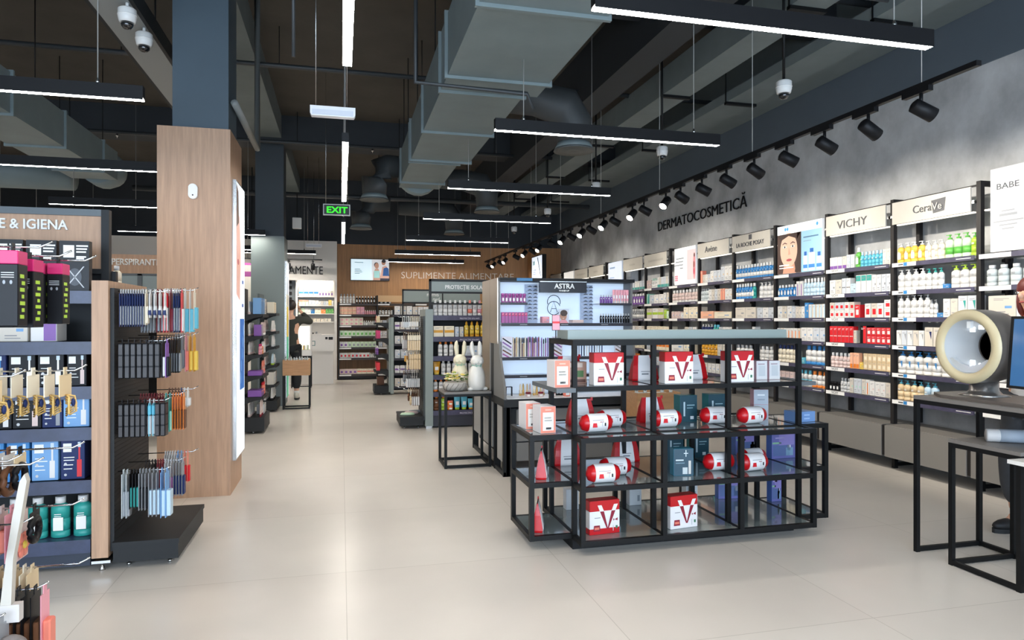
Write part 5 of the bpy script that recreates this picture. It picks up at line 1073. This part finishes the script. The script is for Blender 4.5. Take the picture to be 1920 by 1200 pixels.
# dark gondola in the middle distance, its end shelf turned left
Z3 = (1.35, 1.0, .69, .42, .18)
endshelf('end_shelf_stand', 'grey end stand with red and pink packs in mid distance', .86, 12.95, 13.5, 1.42, (1.35, 1.05, .75, .45, .17), -1, .25, GREYG)
for z, n, sp in zip((1.35, 1.05, .75, .45), WL, ('3 tube red/red 6x14; 3 tube blue/white 6x14; 1 box beige/orange 6x12', '6 box magenta/pink 7x15', '7 bottle purple/white 6x16', '7 box red/white 6x15 band')): fill(.62, 13.47, z+.003, -pi/2, .5, sp, f'{n} shelf, red-pack end stand', .01)
put('box', 'brown', 'cream', .12, .16, 'half', (.72, 13.2, .172), -pi/2, 'dark framed box on the base of red-pack stand', None)
t = thing('gondola', 'mid-distance gondola with a grey header board and white boxes', 'gondola', (0, 0, 0))
G().box(.893, 12.94, .02, .953, 13.5, 1.45, GREYG).obj('end_panel', t); G().box(.955, 13.3, .05, 2.6, 13.34, 1.6, CHAR).obj('back_panel', t)
for z in (1.5, 1.22, .95, .68, .4, .15): G().box(.955, 12.96, z-.04, 2.6, 13.3, z, mat('#2a2733', .5)).obj('shelf', t)
h = G().box(1.13, 12.95, 1.74, 2.6, 12.97, 1.95, GREYG).obj('header_board', t)
for x in (1.11, 1.86): G().box(x, 12.94, 1.4, x+.025, 12.98, 1.98, CHAR).obj('header_post', t)
G().box(1.11, 12.94, 1.95, 2.6, 12.98, 1.98, CHAR).box(1.11, 12.94, 1.71, 2.6, 12.98, 1.74, CHAR).obj('header_frame', t)
text('numis', .22, (1.57, 12.94, 1.85), WHITE, h, h=.07); text('med', .13, (1.68, 12.94, 1.77), WHITE, h, h=.06, shear=.2)
for i, z in enumerate((1.5, 1.22, .95, .68, .4, .15)): fill(.97, 12.97, z+.002, 0, 1.0, ('3 box white/grey 10x16; 6 box white/beige 9x15', '10 box white/purple 9x14 mid', '9 box white/grey 10x15')[i % 3], f'{T[i] if i < 6 else ""}, white-box gondola', .02)

# sun care gondola with its hook end
t = thing('gondola', 'dark gondola of sun care with a grey lettered header', 'gondola', (0, 0, 0))
G().box(1.05, 8.8, .03, 1.15, 9.45, 1.54, GREYG).obj('end_panel', t); G().box(1.06, 8.81, 0, 1.14, 8.84, .03, STEEL).obj('end_foot', t)
G().box(1.15, 9.2, .05, 2.4, 9.24, 1.6, mat('#121216', .6)).obj('back_panel', t)
h = G().box(1.13, 8.82, 1.77, 2.4, 8.84, 1.9, GREYG).obj('header_board', t)
text('PROTECȚIE SOLARĂ', .575, (1.305, 8.812, 1.805), WHITE, h, h=.085, ext=.004, bold=.02)
for x0, z0, x1, z1 in ((1.1, 1.54, 1.13, 1.93), (1.1, 1.9, 2.4, 1.93), (1.13, 1.745, 2.4, 1.77), (1.13, 1.60, 2.4, 1.62)): G().box(x0, 8.81, z0, x1, 8.85, z1, CHAR).obj('header_frame', t)
SZ2 = (1.456, 1.178, .928, .685, .463, .221)
for z in SZ2:
    s = G().box(1.152, 8.83, z-.03, 2.4, 9.2, z, CHAR).obj('shelf', t); G().box(1.152, 8.815, z-.06, 2.4, 8.83, z+.003, STRIP).obj('price_strip', s)
    text('PROTECȚIE SOLARĂ', .26, (1.5, 8.812, z-.045), mat('#d8d6e4', .5), s, h=.032, ext=.0003)
G().box(1.152, 8.83, .02, 2.4, 9.2, .16, mat('#2c2d38', .5)).obj('base', t)
SUN = ('7 bottle white/white 6x20; 1 bottle white/coral 6x20 mid; 1 bottle white/white 6x20; 1 bottle white/pink 6x20 mid; 3 box amber/orange 11x18 top', '2 box cream/amber 13x14 mid; 2 box white/peach 5x13; 6 spray yellow/amber 6x20 low', 'gap 5; 4 spray white/orange 6x20; gap 4; 2 box white/rose 20x13', '1 tube amber/yellow 9x17; 7 spray white/white 6x20; 3 tube white/white 6x14',
       '3 bottle white/orange 6x17 low; 3 box white/rose 9x12; 4 box white/grey 8x13', '1 spray brown/orange 8x20; 1 spray lime/orange 8x20; 1x2 jar orange/coral 8x6; 2 tube cyan/lime 8x18; 1 tube cyan/amber 8x14; 2 tube skyblue/white 8x17')
for z, n, sp in zip(SZ2, WL, SUN): fill(1.155, 8.83, z+.003, 0, 1.0, sp, f'{n} shelf, sun care gondola', .02)
e3 = pegboard('end_cap_stand', 'hook end stand of brushes beside the sun care gondola', 1.03, 8.85, 9.42, 1.45, -1, .3, mat('#3a3f40', .5))
for ln, y, z, L, sp in (('front hook, top row', 8.9, 1.44, .22, '1 card white/black 1.8x7x12; 5 card cream/white 2.2x7x12; 3 card clear/silver 2.4x7x13'), ('rear hook, top row', 9.2, 1.44, .26, '9 card silver/white 2.2x8x13'),
                        ('front hook, second row', 8.9, 1.23, .2, '6 brush beige/cream 2.6x7x22'), ('rear hook, second row', 9.2, 1.24, .26, '4 card black/grey 2.6x8x22; 4 card brown/white 2x7x22'),
                        ('front hook, third row', 8.9, .985, .2, '5 brush beige/beige 2.8x7x22; 1 card brown/beige 2x6x22'), ('rear hook, third row', 9.2, .99, .26, '3 card beige/cream 2x8x22; 4 card white/amber 2.4x8x14'),
                        ('front hook, fourth row', 8.9, .735, .2, '7 card black/white 2.3x7x20'), ('rear hook, fourth row', 9.2, .74, .26, '3 card white/white 3x8x20; 4 ring grey/brown 2.4x9x16'),
                        ('front hook, bottom row', 8.9, .5, .2, '4 card brown/white 2.6x7x20; 1 ring beige/white 3x12x20'), ('rear hook, bottom row', 9.2, .5, .26, '5 ring brown/beige 2.6x10x18')):
    hang(e3, 1.01, y, z, -1, L, sp, f'{ln}, sun care end stand', .002)
for k, c in enumerate(('palegreen', 'rose', 'grey')):
    o = G().lathe([(.07, 0), (.075, .012), (.06, .03), (.001, .034)], pm(c), n=18, sx=1.3, sy=.6).obj('folded_slippers', loc=(.84+.06*k, 9.0+.12*k, .157)); tag(o, f'{nm(c)} folded slipper pack on the base of sun care end stand', 'slippers', 'slipper packs')

# ---------------------------------------------------------------- back wall
o = text('SUPLIMENTE ALIMENTARE', 2.83, (1.41, YB-.012, 2.42), mat('#efe6da', .5), None, name='wall_lettering', h=.155, ext=.01, bold=-.012); tag(o, 'cream raised letters across the wooden back wall', 'lettering')
o = text('MEDICAMENTE', 1.34, (-1.77, 16.488, 2.46), BLACK, None, name='wall_lettering', h=.19, ext=.006); tag(o, 'thin black letters on the white dispensary wall', 'lettering')
t = thing('wall_screen', 'wall screen showing two people on the wooden wall', 'screen', (.211, 16.79, 2.348))
G().box(0, 0, 0, .923, .05, .525, BLACK).obj('casing', t); q = G().fq(.012, .012, .911, .513, -.001, mat('#d8edf6', .3, emit=.7))
E2 = lambda h: mat(h, .5, emit=.45)
q.fq(.5, .012, .911, .513, -.0015, E2('#f3f3f6'))
q.fe(.62, .36, .05, .07, -.002, E2('#c8977e')).fe(.61, .38, .055, .065, -.0018, E2('#3a2f33')).fp([(.53, .012), (.72, .012), (.7, .2), (.66, .29), (.58, .29), (.54, .2)], -.0022, E2('#c9a08c')).fq(.55, .07, .69, .24, -.0025, E2('#a9d8d4'))
q.fe(.78, .44, .05, .065, -.002, E2('#b98a70')).fe(.785, .475, .052, .04, -.0022, E2('#2b2628')).fp([(.7, .012), (.911, .012), (.905, .28), (.84, .37), (.75, .34), (.72, .2)], -.0026, E2('#cfa493')).fp([(.76, .12), (.911, .12), (.9, .3), (.85, .33), (.78, .3)], -.003, E2('#27548f')).fq(.7, .012, .911, .06, -.0032, E2('#33303f'))
for z, w in ((.43, .2), (.27, .13), (.235, .16), (.2, .18), (.165, .12)): q.fq(.1, z, .1+w, z+.014, -.002, E2('#6d8796'))
q.obj('display', t)
for bi, (x0, x1) in enumerate(((-.075, .81), (.81, 1.69), (1.69, 2.57))):
    t = thing('wall_shelving', f'dark shelving bay on the wooden back wall, {("left","middle","right")[bi]} of three', 'shelving', (0, 0, 0), 0, 'shelving on the wooden back wall')
    g = G().box(x0, 16.4, .02, x0+.03, 16.84, 1.98 if bi else 1.82, UPR).obj('upright', t)
    for z in (1.79, 1.53, 1.274, 1.02, .76, .51, .13):
        s = G().box(x0+.03, 16.42, z-.05, x1-.002, 16.8, z, mat('#3b3230', .5)).obj('shelf', t); G().fq(x0+.03, z-.04, x0+.3, z-.008, 16.418, TAG).obj('price_strip', s)
    if bi: G().box(x0+.03, 16.42, 1.83, x1-.002, 16.45, 1.98, mat('#c7a57c', .5)).obj('header_board', t)
    G().box(x0+.03, 16.45, .02, x1-.002, 16.8, .08, UPR).obj('base', t)
BK = ('5 bottle white/grey 6x22; 7 bottle black/white 5.5x17 label', '4x2 box peach/beige 9x9 mid; 2x2 box pink/rose 9x9; 6 bottle pink/white 4x10', '5x2 box cream/pink 11x9 sq; 6 bottle white/white 5x11', '9 box palegreen/green 9.3x13 sq', '2 box white/purple 9x13 sq; 7 box palegreen/grey 9x13 sq', '8 box white/red 9x12 sq; 3 bottle white/white 5x11', '4 box rose/purple 10x12 sq; 4 box cream/coral 11x12 mid')
for z, n, sp in zip((1.79, 1.53, 1.274, 1.02, .76, .51, .13), WL[:5]+('sixth', 'base'), BK): fill(-.04, 16.42, z+.002, 0, .84, sp, f'{n} shelf, left back wall bay', .02)
for z, n, sp in zip((1.53, 1.274, 1.02, .76), WL[1:5], ('9 bottle white/black 6x13', '8 box white/grey 9x12', '8 box white/beige 9x12', '8 box white/purple 9x12')): fill(.85, 16.42, z+.002, 0, .8, sp, f'{n} shelf, middle back wall bay', .02)
fill(.85, 16.42, 1.792, 0, .3, '3 box black/white 9x15 half', 'top shelf, middle back wall bay', .02)
# lit niche of the dispensary
for z in (1.95, 1.74, 1.55, 1.36): struct(G().box(-.98, 16.53, z-.018, -.16, 16.79, z, WP), 'trim_3').name = 'trim_niche_shelf'
struct(G().box(-.95, 16.6, 2.3, -.2, 16.66, 2.312, mat('#fff6e8', .5, emit=12.)), 'trim_niche_light')
for z, n, sp in zip((1.95, 1.74, 1.55, 1.36), WL, ('4 box paleblue/blue 10x17 mid; 5 box white/purple 5.5x13 sq', '3 box palegreen/coral 7x13 top; 3 box white/yellow 7x12; 4 box white/grey 5x10; 1 box yellow/yellow 7x13; 1 box white/brown 4x12', '2 box palegreen/white 8x13; 2 box white/silver 8x13; 2 bottle blue/white 5x12; 2 box cream/yellow 8x13; 1 box orange/orange 12x10; 3 box green/lime 7x12', '9 box cream/beige 7x8')): fill(-.965, 16.56, z+.001, 0, .79, sp, f'{n} shelf, dispensary niche', .02, .18)
t = thing('service_counter', 'white dispensary counter with an overhanging front box', 'counter', (0, 0, 0))
CW = mat('#ece9e4', .4); G().box(-1.5, 15.55, 0, -.17, 15.95, .72, CW).obj('body', t); G().box(-1.5, 15.4, .72, -.15, 15.98, 1.08, CW).obj('front_box', t)
G().box(-.78, 15.37, 1.081, -.42, 15.6, 1.10, CW).obj('tray', t)
q = G().fq(-.74, .84, -.55, .95, 15.398, mat('#5f8a86', .5)).fq(-.725, .855, -.565, .935, 15.397, CW).fq(-.34, .98, -.29, 1.03, 15.398, CHAR).fq(-.27, .97, -.18, 1.03, 15.398, CHAR)
for k in range(4): q.fq(-.86+.06*k, .97, -.82+.06*k, 1.0, 15.398, mat('#b9b5b0', .5))
q.obj('printed_sign', t)
t = thing('card_terminal', 'black keypad lying on the white counter', 'keypad', (-.64, 15.48, 1.101)); G().bbox(-.1, 0, 0, .06, .08, .02, BLACK, .004).obj('casing', t); G().lathe([(.02, 0), (.02, .04), (.005, .05)], pm('grey'), .11, .04, 10).obj('stylus_cup', t)
t = thing('lit_showcase', 'white lit showcase on black legs beside the person', 'showcase', (-1.0, 14.7, 0))
for x in (0, .38):
    for y in (0, .3): G().box(x, y, 0, x+.02, y+.02, .62, FRAME).obj('leg', t)
G().box(0, 0, .62, .4, .32, .66, FRAME).obj('table_top', t); G().box(.02, .0, .02, .38, .02, .04, FRAME).obj('foot_rail', t)
G().box(0, .28, .66, .4, .32, 1.3, WHITE).box(0, 0, 1.28, .4, .28, 1.3, WHITE).box(0, 0, .66, .4, .28, .78, WHITE).box(.37, 0, .78, .4, .28, 1.28, WHITE).obj('case', t)
G().fq(.01, .79, .36, 1.27, .279, mat('#fff4dc', .5, emit=1.3)).obj('lit_back', t)
for k in range(5): put('box', ('orange', 'orange', 'lime', 'yellow', 'palegreen')[k], 'white', .05, (.2, .17, .1, .09, .1)[k], 'half', (-.96+.07*k, 14.85, .782), 0, f'{("orange","orange","lime","yellow","pale-green")[k]} box, {ORD[k]} from left inside the lit showcase', 'boxes in the lit showcase')
t = thing('hanging_banner', 'purple and white banner far behind the wood pillar', 'banner', (-2.2, 15.9, 1.9)); G().box(0, 0, 0, .6, .03, .75, mat('#f2efe6', .5)).fq(.0, .45, .6, .75, -.001, pm('violet')).fq(.1, .56, .42, .7, -.002, pm('rose')).obj('panel', t); G().box(.29, .01, .75, .31, .02, ZC-1.9, FRAME).obj('hanger', t)
